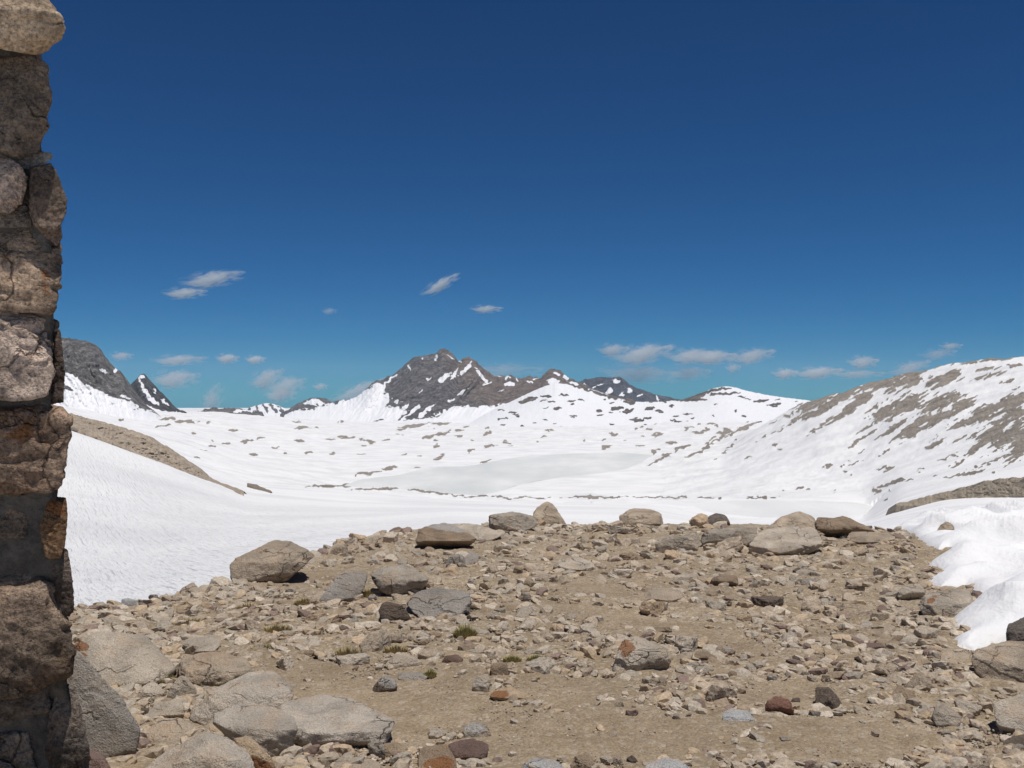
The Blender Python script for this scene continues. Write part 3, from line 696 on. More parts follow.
# hand-shaped stones: (short name, label, tone, style, depth, outline seen from the pass, options)
BOULDERS = [
 ('big rounded skyline boulder', 'big smooth rounded tan boulder on the left skyline against the snow slope', 'tan', 'dome', 0.9,
  [(231, 570), (233, 562), (239, 557), (251, 551), (265, 547), (275, 541), (293, 541), (303, 547), (315, 555), (300, 568), (282, 577), (251, 585), (232, 584)], {}),
 ('leaning grey slab', 'smooth grey slab leaning to the right beside the brown twin block', 'bluegrey', 'slab', 0.8,
  [(320, 600), (331, 584), (346, 570), (360, 569), (368, 573), (366, 582), (358, 594), (338, 604)], {}),
 ('brown twin block', 'broad grey brown block with dark face right of the leaning grey slab', 'grey', 'block', 0.8,
  [(369, 575), (380, 567), (404, 565), (424, 571), (429, 581), (418, 591), (394, 597), (380, 588)], {'lichen': 1}),
 ('pale grey cracked slab', 'large pale blue grey slab with curved cracks tilted towards the path', 'bluegrey', 'slab', 0.7,
  [(404, 600), (418, 592), (440, 586), (461, 587), (472, 594), (470, 609), (450, 618), (420, 620)], {}),
 ('dark split boulder', 'small dark split boulder against the left end of the cracked grey slab', 'dark', 'wall', 0.8,
  [(378, 606), (387, 601), (403, 606), (413, 622), (385, 624), (380, 615)], {}),
 ('dark faced overhanging boulder', 'long boulder with pale top and brown shaded overhanging face on the crest', 'brown', 'over', 1.0,
  [(415, 543), (420, 529), (432, 524), (446, 523), (460, 528), (477, 540), (466, 547), (429, 552), (416, 550)], {'pale': [(446, 525, 40, 7, -9)]}),
 ('pale skyline slab', 'pale sloping slab on the crest behind the overhanging boulder', 'pale', 'slab', 0.9,
  [(440, 525), (456, 523), (478, 524), (488, 528), (502, 535), (484, 542), (468, 541)], {}),
 ('flat topped skyline block', 'flat topped grey block on the crest left of the pointed skyline stone', 'grey', 'wall', 0.9,
  [(486, 523), (488, 516), (496, 513), (517, 512), (534, 516), (539, 524), (521, 532), (502, 533), (488, 529)], {'lichen': 1}),
 ('pointed skyline stone', 'smooth pointed tan stone standing highest on the middle crest', 'tan', 'dome', 1.0,
  [(531, 513), (534, 508), (541, 503), (549, 501), (554, 506), (562, 517), (567, 525), (537, 525)], {}),
 ('domed crest boulder', 'low domed tan boulder on the crest below the frozen pond', 'tan', 'dome', 1.0,
  [(618, 518), (622, 512), (632, 509), (645, 508.5), (656, 510), (664, 517), (663, 526), (647, 527), (620, 524)], {}),
 ('upright pale slab', 'upright pale blocky slab below the domed crest boulder', 'pale', 'wall', 0.5,
  [(655, 541), (662, 537), (671, 536), (699, 533), (700, 549), (678, 554), (656, 553)], {}),
 ('dark crest lump', 'dark grey rounded lump of rock on the crest above the long slab', 'dark', 'dome', 1.0,
  [(705, 521), (709, 516), (715, 512.5), (726, 515), (730, 524), (717, 527), (706, 526)], {'mixgrey': 1}),
 ('long grey slab', 'long low grey brown slab left of the biggest pale slab', 'grey', 'wall', 0.6,
  [(701, 533), (712, 529), (735, 527), (759, 526), (758, 539), (738, 548), (703, 549)], {}),
 ('biggest pale slab', 'biggest pale flat topped slab on the right of the crest with dark undercut', 'pale', 'lip', 1.0,
  [(749, 545), (757, 534), (762, 530), (784, 526), (814, 526), (828, 534), (827, 543), (804, 553), (775, 557), (751, 557)], {}),
 ('triangular crest boulder', 'triangular tan boulder peeking up behind the biggest pale slab', 'tan', 'dome', 1.0,
  [(772, 527), (779, 519), (787, 514), (798, 510.5), (810, 515), (817, 525), (815, 531), (774, 531)], {'dd': 1.2}),
 ('dark layered boulder', 'dark brown layered boulder with shaded wedge face right of the biggest pale slab', 'brown', 'over', 1.0,
  [(815, 522), (820, 517), (847, 517), (865, 524), (875, 530), (857, 532), (846, 538), (833, 539), (818, 531)], {}),
 ('low tan slab', 'low tan slab lying under the right end of the dark layered boulder', 'tan', 'lip', 1.0,
  [(847, 539), (853, 532), (868, 531), (884, 532), (896, 538), (884, 545), (850, 545)], {}),
 ('stained snow edge boulder', 'rounded boulder with rusty tint and dark right half half buried at the snow edge', 'grey', 'dome', 0.9,
  [(919, 607), (922, 598), (934, 593), (950, 591), (966, 589), (975, 597), (974, 606), (962, 615), (948, 619), (928, 618)], {'stain': [(931, 600, 9, 5, 20)]}),
 ('pale tilted snow edge block', 'pale tilted block with dark underside just left of the stained snow edge boulder', 'pale', 'over', 0.9,
  [(897, 597), (900, 589), (906, 585), (917, 584), (926, 591), (923, 602), (908, 600)], {}),
 ('dark snow bank stone', 'dark grey rounded stone on the snow bank at the right edge', 'dark', 'dome', 0.9,
  [(1007, 634), (1010, 624), (1017, 617), (1032, 616), (1042, 626), (1040, 643), (1010, 643)], {'dd': -0.3, 'mixgrey': 1, 'sink': 0.5}),
 ('upper snow bank rock', 'small tan rock poking out of the upper part of the snow bank', 'tan', 'dome', 0.9,
  [(937, 532), (941, 525), (946, 521), (951, 524), (955, 529), (953, 533)], {'dd': -1.9}),
 ('large right edge boulder', 'large pinkish boulder with a long crack at the foot of the snow bank', 'tan', 'dome', 0.8,
  [(974, 658), (980, 650), (999, 643), (1024, 641), (1060, 644), (1066, 680), (1024, 685), (990, 679), (977, 670)], {}),
 ('pale right edge slab', 'pale slab below the large pinkish boulder at the right edge', 'pale', 'slab', 0.8,
  [(990, 700), (1000, 695), (1024, 692), (1062, 694), (1064, 738), (1030, 730), (1008, 727), (992, 722)], {}),
 ('grey pyramid stone', 'pale grey pyramid shaped stone low on the right beside the gravel path', 'grey', 'dome', 1.0,
  [(931, 714), (936, 706), (944, 703), (951, 707), (961, 719), (957, 728), (944, 729), (934, 721)], {}),
 ('dark flat right stone', 'dark flat stone at the right edge under the pale slab', 'dark', 'slab', 0.8,
  [(1003, 744), (1010, 736), (1026, 733), (1052, 735), (1052, 750), (1010, 749)], {}),
 ('bottom right stone', 'pinkish wedge stone at the bottom right of the view', 'tan', 'dome', 0.8,
  [(964, 776), (970, 766), (980, 757), (988, 753), (991, 765), (986, 778)], {}),
 ('orange stained stone', 'angular stone with a bright rusty orange face alone beside the path', 'pale', 'block', 0.9,
  [(613, 672), (616, 647), (623, 640), (636, 638), (659, 644), (668, 652), (672, 660), (667, 668), (645, 671), (616, 675)], {'stain': [(626, 648, 12, 12, 30)], 'rough': 0.06}),
 ('red topped stone', 'red topped stone with dark shaded front on the open dirt', 'red', 'over', 1.0,
  [(764, 713), (767, 702), (776, 696), (788, 699), (791, 708), (796, 717), (780, 718), (767, 716)], {}),
 ('small dark companion stone', 'small dark stone touching the right of the red topped stone', 'dark', 'dome', 1.0, [(790, 702), (794, 697), (800, 697), (800, 702), (795, 704)], {}),
 ('white grey flat stone', 'flat white grey stone on the dirt left of the red topped stone', 'pale', 'dome', 0.9,
  [(722, 716), (725, 710), (736, 709), (747, 711), (755, 721), (747, 725), (725, 723)], {'grey': 1}),
 ('two toned path stone', 'two toned stone with pale top and dark base alone on the left dirt', 'dark', 'wall', 1.0,
  [(372, 691), (376, 682), (382, 676), (391, 676), (398, 684), (396, 693), (379, 693)], {'pale': [(387, 681, 13, 7.5, -20)]}),
 ('orange brown oblong stone', 'oblong orange brown stone lying in the middle of the dirt', 'buff', 'lip', 1.0,
  [(489, 696), (491, 692), (497, 688.5), (517, 687), (526, 692), (525, 699), (504, 701), (494, 700)], {'stain': [(500, 694, 14, 5, 0)]}),
 ('brown cube stone', 'cube shaped brown stone standing above the oblong orange brown stone', 'brown', 'wall', 0.9,
  [(490, 666), (494, 661), (507, 662), (509, 676), (499, 679), (491, 674)], {}),
 ('white streaked stone', 'white topped grey stone with dark veins on the dirt near the bottom', 'grey', 'dome', 0.9,
  [(461, 736), (464, 727), (475, 721), (487, 725), (491, 735), (486, 739), (468, 739)], {'pale': [(475, 727, 14, 7, 0)]}),
 ('purple red slab', 'dull purple red slab in front of the white topped stone', 'purple', 'lip', 0.9,
  [(446, 744), (451, 740), (478, 738), (488, 743), (488, 756), (466, 762), (452, 760)], {}),
 ('orange footed stone', 'brown stone with orange stained foot left of the purple red slab', 'brown', 'slab', 0.9,
  [(414, 775), (420, 750), (433, 744), (446, 742), (456, 756), (463, 773)], {'stain': [(440, 766, 22, 12, 0)]}),
 ('grey bottom stone', 'pale grey stone cut by the bottom edge in the middle of the view', 'pale', 'dome', 0.9, [(518, 774), (524, 763), (536, 758), (556, 760), (568, 768), (570, 778), (520, 778)], {'grey': 1}),
 ('right bottom pale slab', 'pale slab cut by the bottom edge right of centre', 'pale', 'dome', 0.9, [(640, 776), (650, 762), (668, 757), (684, 764), (694, 776)], {'grey': 1}),
 ('brown bottom lump', 'brown rounded lump near the bottom edge left of the pale bottom slab', 'brown', 'dome', 0.9, [(570, 770), (573, 757), (582, 753), (592, 756), (596, 768), (584, 774)], {}),
 ('hut foot slab', 'tall smooth grey slab leaning against the foot of the stone hut', 'bluegrey', 'slab', 0.5,
  [(48, 650), (70, 644), (86, 664), (104, 687), (126, 705), (141, 728), (134, 752), (104, 756), (80, 752), (48, 730)], {'anchor': 110, 'dd': -0.1}),
 ('big pale bedrock slab', 'big pale cracked slab with orange stain behind the hut foot slab', 'pale', 'slab', 0.8,
  [(72, 642), (88, 628), (112, 627), (137, 632), (152, 645), (166, 660), (176, 673), (158, 685), (132, 691), (106, 690), (84, 668)], {'stain': [(80, 645, 12, 8, -30), (82, 655, 8, 4, 0)], 'anchor': 140}),
 ('stained rounded block', 'brown stained rounded block above the big domed left boulder', 'tan', 'dome', 0.9,
  [(177, 668), (184, 657), (200, 652), (226, 651), (245, 657), (253, 672), (230, 686), (200, 692), (180, 680)], {'lichen': 1}),
 ('pale cap stone', 'pale flat stone above the brown stained rounded block', 'pale', 'lip', 0.9, [(182, 644), (190, 637), (205, 635), (222, 641), (214, 651), (192, 656)], {}),
 ('pointed grey wedge', 'pointed grey wedge stone between the left boulders', 'grey', 'dome', 0.9, [(168, 697), (174, 684), (182, 673), (190, 682), (198, 693), (190, 703), (172, 702)], {}),
 ('pale tent stone', 'pale tent shaped stone at the foot of the big pale cracked slab', 'pale', 'dome', 0.9, [(136, 697), (143, 686), (153, 681), (162, 688), (168, 694), (155, 702), (140, 702)], {}),
 ('big domed left boulder', 'big domed grey boulder at the back of the left boulder cluster', 'ash', 'dome', 0.8,
  [(190, 717), (196, 706), (212, 694), (232, 680), (250, 673), (271, 670), (288, 679), (300, 694), (296, 706), (250, 722), (210, 727), (194, 722)], {}),
 ('rounded block with shaded right face', 'pale rounded boulder with grey shaded right face low in the left cluster', 'ash', 'block', 0.9,
  [(211, 719), (222, 707), (240, 704), (262, 705), (288, 714), (295, 725), (295, 744), (279, 761), (256, 755), (226, 733)], {}),
 ('broad sloping slab', 'broad sloping grey green slab with undercut front edge beside the dirt', 'ash', 'lip', 0.9,
  [(268, 712), (290, 701), (318, 692), (344, 696), (379, 714), (397, 727), (401, 735), (397, 743), (367, 743), (325, 751), (297, 746)], {}),
 ('grey bottom left boulder', 'smooth grey boulder cut by the bottom edge right of the hut', 'ash', 'dome', 0.8,
  [(136, 790), (150, 768), (168, 752), (186, 740), (212, 728), (230, 742), (245, 760), (256, 790)], {}),
 ('tan ledge stone', 'tan ledge stone behind the grey bottom left boulder', 'tan', 'slab', 0.9, [(144, 734), (154, 725), (166, 718), (188, 722), (202, 731), (190, 742), (170, 750), (150, 744)], {}),
 ('small pale slab', 'small pale slab between the pointed wedge and the hut foot slab', 'pale', 'lip', 0.9, [(148, 712), (156, 704), (166, 699), (184, 703), (184, 714), (166, 720), (152, 719)], {}),
 ('reddish hut foot stone', 'reddish stone at the foot of the hut wall', 'purple', 'dome', 0.9, [(80, 790), (82, 752), (92, 748), (105, 757), (114, 775), (116, 790)], {}),
 ('orange stained left stone', 'pale stone with orange stained lower end between two left boulders', 'buff', 'dome', 0.8, [(232, 738), (242, 732), (256, 742), (268, 754), (278, 772), (258, 776), (244, 762)], {'stain': [(262, 765, 18, 9, -30), (236, 734, 7, 5, 0)]}),
 ('small slab corner stone', 'grey stone at the right corner of the broad sloping slab', 'grey', 'block', 0.9, [(367, 745), (372, 741), (380, 740), (386, 750), (384, 760), (372, 756)], {}),
 ('pinkish corner stone', 'small pinkish flat stone beside the slab corner on the dirt', 'buff', 'dome', 0.9, [(382, 744), (394, 742), (406, 745), (409, 753), (396, 758), (386, 757)], {}),
 ('bottom tan slab', 'tan slab near the bottom edge below the broad sloping slab', 'tan', 'slab', 0.9, [(332, 776), (335, 760), (352, 757), (374, 758), (384, 768), (382, 778)], {}),
 ('left skyline block', 'small pale block on the skyline right of the hut', 'pale', 'wall', 0.9, [(121, 609), (122, 599), (130, 598), (138, 599), (138, 608)], {'grey': 1}),
 ('left skyline pyramid', 'small tan pyramid stone on the skyline left of the big rounded boulder', 'tan', 'dome', 1.0, [(176, 598), (182, 588), (193, 582), (200, 590), (199, 597)], {}),
 ('pale mid slope slab', 'pale flat slab in the rubble below the pointed skyline stone', 'pale', 'lip', 1.0, [(558, 567), (562, 559), (580, 557), (594, 562), (595, 568), (582, 573), (562, 572)], {}),
 ('wedge with dark right end', 'tan wedge stone with dark right end beside the upper path', 'tan', 'lip', 1.0,
  [(637, 602), (643, 592), (659, 587), (678, 588), (686, 597), (672, 605), (645, 605)], {}),
 ('low pale block', 'low pale block above the wedge beside the upper path', 'pale', 'wall', 0.8, [(671, 583), (674, 576), (682, 573), (696, 573), (699, 582), (684, 585)], {}),
 ('red brown slab', 'dark red brown slab with shaded front below the upright pale slab', 'brown', 'over', 1.0, [(709, 583), (713, 577), (722, 574), (737, 575), (739, 582), (730, 588), (713, 587)], {}),
 ('grey upright stone', 'small grey upright stone below the overhanging crest boulder', 'bluegrey', 'wall', 0.8, [(446, 566), (449, 557), (460, 553), (466, 560), (465, 568), (452, 569)], {}),
 ('pale blue flat slab', 'pale flat slab right of the small grey upright stone', 'bluegrey', 'slab', 0.8, [(462, 566), (466, 556), (472, 551), (480, 556), (477, 565)], {}),
 ('dark dirt edge stone', 'dark reddish stone at the edge of the dirt left of the brown cube stone', 'dark', 'dome', 0.9, [(441, 663), (445, 656), (456, 654), (464, 659), (463, 665), (450, 666)], {'redmix': 1}),
 ('buried pale slab', 'pale half buried slab left of the dark reddish stone', 'pale', 'dome', 0.9, [(383, 668), (390, 658), (404, 653), (420, 659), (424, 665), (410, 668)], {'tanmix': 1}),
 ('buried grey slab', 'flat grey slab sunk in the dirt right of the two toned stone', 'bluegrey', 'dome', 0.9, [(395, 679), (399, 672), (420, 672), (428, 676), (424, 682), (404, 682)], {}),
 ('flat grey dirt stone', 'flat grey tan stone left of the oblong orange brown stone', 'grey', 'dome', 0.9, [(472, 689), (477, 675), (487, 672), (491, 682), (487, 692), (478, 693)], {}),
 ('dark flat flake', 'dark flat flake tipped up right of the rusty orange stone', 'brown', 'over', 0.9, [(694, 656), (697, 651), (712, 654), (719, 660), (712, 663), (700, 660)], {}),
 ('low grey ridge stone', 'low grey half buried stone right of the rusty orange stone', 'grey', 'dome', 0.9, [(684, 668), (688, 662), (700, 662), (714, 669), (710, 674), (692, 672)], {}),
 ('brown flat path stone', 'long flat brown stone on the path above the rusty orange stone', 'brown', 'over', 0.9, [(642, 632), (648, 628), (668, 627), (674, 631), (672, 634), (648, 634)], {}),
 ('orange tan right stone', 'long orange tan stone in the rubble left of the snow bank', 'buff', 'over', 0.9, [(784, 632), (788, 627), (802, 624), (810, 628), (804, 632), (790, 634)], {}),
 ('brown ledge stone', 'dark brown flat stone below the pale tilted snow edge block', 'purple', 'over', 0.9, [(856, 649), (862, 643), (880, 642), (886, 647), (884, 652), (862, 652)], {}),
 ('dark red flake', 'dark red flake on the right gravel left of the grey pyramid stone', 'red', 'over', 0.9, [(894, 712), (900, 708), (912, 707), (914, 712), (906, 716), (898, 715)], {}),
 ('pale rubble stone', 'pale stone in the rubble left of the lowest snow tongue', 'pale', 'dome', 0.9, [(899, 644), (904, 637), (912, 633), (918, 638), (918, 644), (906, 646)], {}),
 ('wide tan snow foot slab', 'wide tan slab at the foot of the lowest snow tongue', 'tan', 'slab', 0.9, [(938, 662), (944, 652), (960, 649), (972, 654), (968, 662), (950, 665)], {}),
]
MATS = {}
PLACED = []      # (px, py, half width px, short name)

def build_boulders():
    MATS['granite'] = mat_granite('granite', 0.16, 0.5)
    MATS['lichen'] = mat_granite('lichened_granite', 0.5, 0.5)
    for i, (short, label, tone, style, depth, outline, opt) in enumerate(BOULDERS):
        o = np.array(outline, float)
        big = (o[:, 0].max() - o[:, 0].min())
        d = None
        cx = opt.get('anchor', 0.5 * (o[:, 0].min() + o[:, 0].max()))
        if 'dd' in opt: d = hit(cx, min(o[:, 1].max(), 900) - 0.5) + opt['dd']
        lvl = 6 if big > 30 else 5
        v, f, base = outline_rock(outline, style, depth, d, seed=100 + i * 3, rough=opt.get('rough', 0.04), crack=0.035, level=lvl, p=90, anchor=cx, sink=opt.get('sink', 0.12))
        me = mesh_np('boulder', v, f)
        px, py, _ = mark_ellipses(v, base, [])
        if 'stain' in opt: attr(me, 'stain', mark_ellipses(v, base, opt['stain'])[2])
        if 'pale' in opt: attr(me, 'pale', sstep(0.1, 0.5, mark_ellipses(v, base, opt['pale'])[2] + 0.15 * fbm(v[:, 0] * 14, v[:, 1] * 14, v[:, 2] * 14, 3, i)))
        c = np.array(TONE[tone])
        if 'grey' in opt: c = np.array([c.mean() * 1.03] * 3) * np.array([1.02, 1.0, 0.96])
        if 'mixgrey' in opt: c = 0.5 * c + 0.5 * np.array([0.19, 0.175, 0.16])
        if 'tanmix' in opt: c = 0.5 * c + 0.5 * np.array(TONE['tan'])
        if 'redmix' in opt: c = 0.6 * c + 0.4 * np.array(TONE['red'])
        nm = 'boulder' if big > 34 else 'stone'
        c = c * (0.94 + 0.12 * ((i * 37) % 10) / 10)
        ob = link(nm, me, MATS['lichen' if 'lichen' in opt else 'granite'], loc=tuple(base), color=c)
        tag(ob, label, nm, 'boulders on the rocky knoll' if nm == 'boulder' else 'hand sized stones on the knoll')
        PLACED.append((0.5 * (o[:, 0].min() + o[:, 0].max()), 0.5 * (o[:, 1].min() + o[:, 1].max()), big / 2, 0.5 * (o[:, 1].max() - o[:, 1].min()), short))

def knoll_top(px): return float(np.interp(px, CREST_X, CREST_Y))

BANK_EDGE = [(893, 524), (900, 531), (915, 536), (925, 545), (938, 551), (950, 549), (944, 556), (930, 563), (928, 567), (942, 571), (925, 584), (940, 590), (966, 588), (978, 597), (968, 609), (952, 619),
             (954, 629), (968, 633), (952, 641), (956, 648), (975, 651), (1000, 646), (1030, 642), (1100, 650), (1300, 690)]

def in_bank(px, py):
    poly = BANK_EDGE + [(1300, 500), (893, 500)]
    r = False
    for k in range(len(poly)):
        a, b = poly[k], poly[(k + 1) % len(poly)]
        if (a[1] > py) != (b[1] > py) and px < (b[0] - a[0]) * (py - a[1]) / (b[1] - a[1]) + a[0]: r = not r
    return r

def blocked(px, py, s):
    for x, y, hw, hh, _ in PLACED:
        if abs(px - x) < (hw * 0.92 + s) and abs(py - y) < (hh * 0.9 + s * 0.6): return True
    return False

def build_rocks():
    """single rocks in the rubble between the boulders"""
    r = random.Random(21)
    protos = []
    for k in range(14):
        protos.append([random_rock(1.0, fl, 300 + k * 7 + q, 4, r.randint(6, 12), 110, 0.07, 0.03) for q, fl in enumerate((0.42, 0.62, 0.85))])
    shape_word = ['flat', 'low', 'chunky']
    names = {'tan': 'tan', 'grey': 'grey', 'bluegrey': 'blue grey', 'pale': 'pale', 'brown': 'brown', 'red': 'reddish', 'dark': 'dark', 'buff': 'buff', 'purple': 'dull red'}
    weights = [('tan', 46), ('grey', 20), ('pale', 22), ('buff', 10), ('brown', 7), ('bluegrey', 5), ('dark', 2), ('red', 1), ('purple', 2)]
    bag = [n for n, w in weights for _ in range(w)]
    recs, tries = [], 0
    meshes = {}
    while len(recs) < 222 and tries < 60000:
        tries += 1
        px = r.uniform(78, 1030); py = knoll_top(px) + (768 - knoll_top(px)) * r.random() ** 1.5
        dm = float(dirt_mask(np.array([px]), np.array([py]))[0])
        if r.random() < dm * 0.93: continue
        if any(in_bank(px + q, py + w) for q in (-2, 4, 14) for w in (-4, 3)): continue
        big = r.random() ** 2.2
        s = (4.2 + 11.5 * big) * (0.8 + 0.5 * (py - 520) / 250)      # half width in px
        if blocked(px, py, s * 0.6): continue
        if any((px - a[0]) ** 2 + ((py - a[1]) * 1.5) ** 2 < (0.75 * (s + a[2])) ** 2 for a in recs): continue
        fl = r.choice([0, 0, 1, 1, 2])
        recs.append((px, py, s, fl, r.randrange(14), r.choice(bag), r.uniform(0, 6.28), r.uniform(-0.25, 0.3), r.uniform(-0.2, 0.2)))
    t2 = 0
    while t2 < 30:                                    # broken slabs along the crest
        px = r.uniform(330, 905); py = knoll_top(px) + r.uniform(0, 9); s = 5 + 9 * r.random() ** 1.6
        t2 += 1
        if blocked(px, py, s * 0.3) or in_bank(px, py): continue
        recs.append((px, py, s, r.choice([0, 1, 1, 2]), r.randrange(14), r.choice(['pale', 'tan', 'tan', 'grey', 'pale', 'buff']), r.uniform(0, 6.28), r.uniform(-0.3, 0.35), r.uniform(-0.3, 0.3)))
    info = []
    for px, py, s, fl, k, tone, rz, rx, ry in recs:
        d = hit(px, py); x = (px - 512) / F * d
        size = s / F * d
        if (fl, k) not in meshes:
            v, f = protos[k][fl]
            meshes[(fl, k)] = mesh_np('rock', v, f, smooth=False)
            meshes[(fl, k)].materials.append(MATS['granite_small'])
        ob = bpy.data.objects.new('rock', meshes[(fl, k)])
        ob.scale = (size, size, size); ob.rotation_euler = (rx, ry, rz)
        hgt = size * (0.42, 0.62, 0.85)[fl]
        ob.location = (x, d, float(ground_z(x, d)) + hgt * 0.34)
        c = np.array(TONE[tone]) * r.uniform(0.85, 1.15)
        ob.color = (*c, 1)
        COL.objects.link(ob)
        ob['category'] = 'rock'; ob['group'] = 'loose rocks on the knoll'
        info.append((ob, px, py, s, shape_word[fl], names[tone]))
    # a label that singles each one out: its look, then the nearest named stone and the side it lies on
    used = {}
    for ob, px, py, s, sh, tn in sorted(info, key=lambda q: -q[3]):
        x, y, hw, hh, short = min(PLACED, key=lambda p: math.hypot((px - p[0]) / max(p[2], 14), (py - p[1]) / max(p[3], 10)))
        dx, dy = px - x, (py - y) * 1.3
        side = ('right of' if abs(dx) > 2 * abs(dy) and dx > 0 else 'left of' if abs(dx) > 2 * abs(dy) else
                ('just below' if dy > 0 else 'just above') if abs(dy) > 2 * abs(dx) else
                ('below right of' if dx > 0 else 'below left of') if dy > 0 else ('above right of' if dx > 0 else 'above left of'))
        key = (sh, tn, side, short)
        used.setdefault(key, []).append((s, ob))
    order = ['largest', 'second largest', 'third largest', 'fourth largest', 'fifth largest', 'sixth largest']
    for (sh, tn, side, short), lst in used.items():
        lst.sort(key=lambda q: -q[0])
        for k, (s, ob) in enumerate(lst):
            size = 'big ' if s > 11 else 'small ' if s < 7 else ''
            if len(lst) == 1: ob['label'] = f'{size}{sh} {tn} rock {side} the {short}'
            else: ob['label'] = f'{order[min(k, 5)]} {sh} {tn} rock {side} the {short}'
    return recs

def build_gravel():
    """all the loose bits nobody could count, in two meshes"""
    rng = np.random.default_rng(77)
    base = []
    for k in range(10):
        base.append(random_rock(1.0, rng.uniform(0.4, 0.8), 900 + k, 2, 6, 90, 0.05, 0.0))
    def cloud(name, n, smin, smax, power, seed, lowdirt):
        r = np.random.default_rng(seed)
        px = r.uniform(20, 1300, n); u = r.random(n)
        top = np.interp(px, CREST_X, CREST_Y)
        py = top + (772 - top) * u ** 1.25
        dm = dirt_mask(px, py)
        clump = fbm(px / 30, py / 14, 0, 3, 5) 
        keep = (r.random(n) > dm * lowdirt) & (clump + 0.6 > r.random(n) * 0.8)
        px, py, dm = px[keep], py[keep], dm[keep]
        s = smin + (smax - smin) * r.random(len(px)) ** power
        s = s * (1 - 0.45 * dm) * (0.75 + 0.5 * (py - 520) / 250)
        # distance on the smooth knoll
        dd = np.exp(np.linspace(math.log(3.2), math.log(25), 110))
        d = np.empty(len(px))
        for i in range(0, len(px), 4000):
            X = (px[i:i + 4000, None] - 512) / F * dd[None]
            gap = EYE + (HZ - py[i:i + 4000, None]) / F * dd[None] - ground_z(X, np.broadcast_to(dd[None], X.shape))
            b = gap <= 0
            k = np.clip(b.argmax(1), 1, len(dd) - 1); row = np.arange(len(k))
            g0, g1 = gap[row, k - 1], gap[row, k]
            dh = dd[k - 1] + (dd[k] - dd[k - 1]) * np.clip(g0 / (g0 - g1 + 1e-9), 0, 1)
            d[i:i + 4000] = np.where(b.any(1), dh, crest_d(px[i:i + 4000]) * (0.9 + 0.12 * r.random(len(k))))
        x = (px - 512) / F * d
        z = ground_z(x, d)
        size = s / F * d
        tones = np.array([TONE[t] for t in ('tan', 'tan', 'tan', 'grey', 'pale', 'pale', 'buff', 'tan', 'brown', 'grey', 'tan', 'tan', 'pale', 'buff', 'grey', 'purple')])
        n = len(px)
        kind = r.integers(0, 10, n); a = r.uniform(0, 6.28, n); ti = r.uniform(-0.4, 0.4, (n, 2)); tone = r.integers(0, len(tones), n); br = r.uniform(0.8, 1.2, n)
        V, Fc, C, nv = [], [], [], 0
        for k in range(10):
            q = np.where(kind == k)[0]
            v, f = base[k]
            ca, sa = np.cos(a[q])[:, None], np.sin(a[q])[:, None]
            w = np.stack([v[None, :, 0] * ca - v[None, :, 1] * sa, v[None, :, 0] * sa + v[None, :, 1] * ca, v[None, :, 2] + v[None, :, 0] * ti[q, 0:1] + v[None, :, 1] * ti[q, 1:2]], -1) * size[q][:, None, None]
            w = w + np.stack([x[q], d[q], z[q] + size[q] * 0.10], -1)[:, None, :]
            V.append(w.reshape(-1, 3)); Fc.append((f[None] + nv + (np.arange(len(q)) * len(v))[:, None, None]).reshape(-1, 3)); nv += len(q) * len(v)
            C.append(np.repeat(((0.8 * tones[tone[q]] + 0.2 * np.array([0.37, 0.305, 0.225])) * br[q][:, None] * 0.96)[:, None], len(v), 1).reshape(-1, 3))
        me = mesh_np(name, np.concatenate(V), np.concatenate(Fc), smooth=False)
        attr_col(me, 'tint', np.concatenate(C))
        t = NT(name + '_stone'); c = t.coord('Object')
        col = t.attr('tint', 'Color')
        n1 = t.noise(c, 60, 4, 0.7)
        col = t.mixc(1.0, col, t.ramp(n1, [(0.3, 0.65), (0.7, 1.35)]), 'MULTIPLY')
        t.finish(col, 0.92, t.bump(n1, 0.01, 0.7), 0.15)
        tag(link(name, me, t.m), kind='stuff')
    cloud('rubble', 26500, 1.6, 9.5, 2.6, 5, 0.985)
    cloud('gravel', 115000, 0.5, 1.9, 1.9, 6, 0.62)

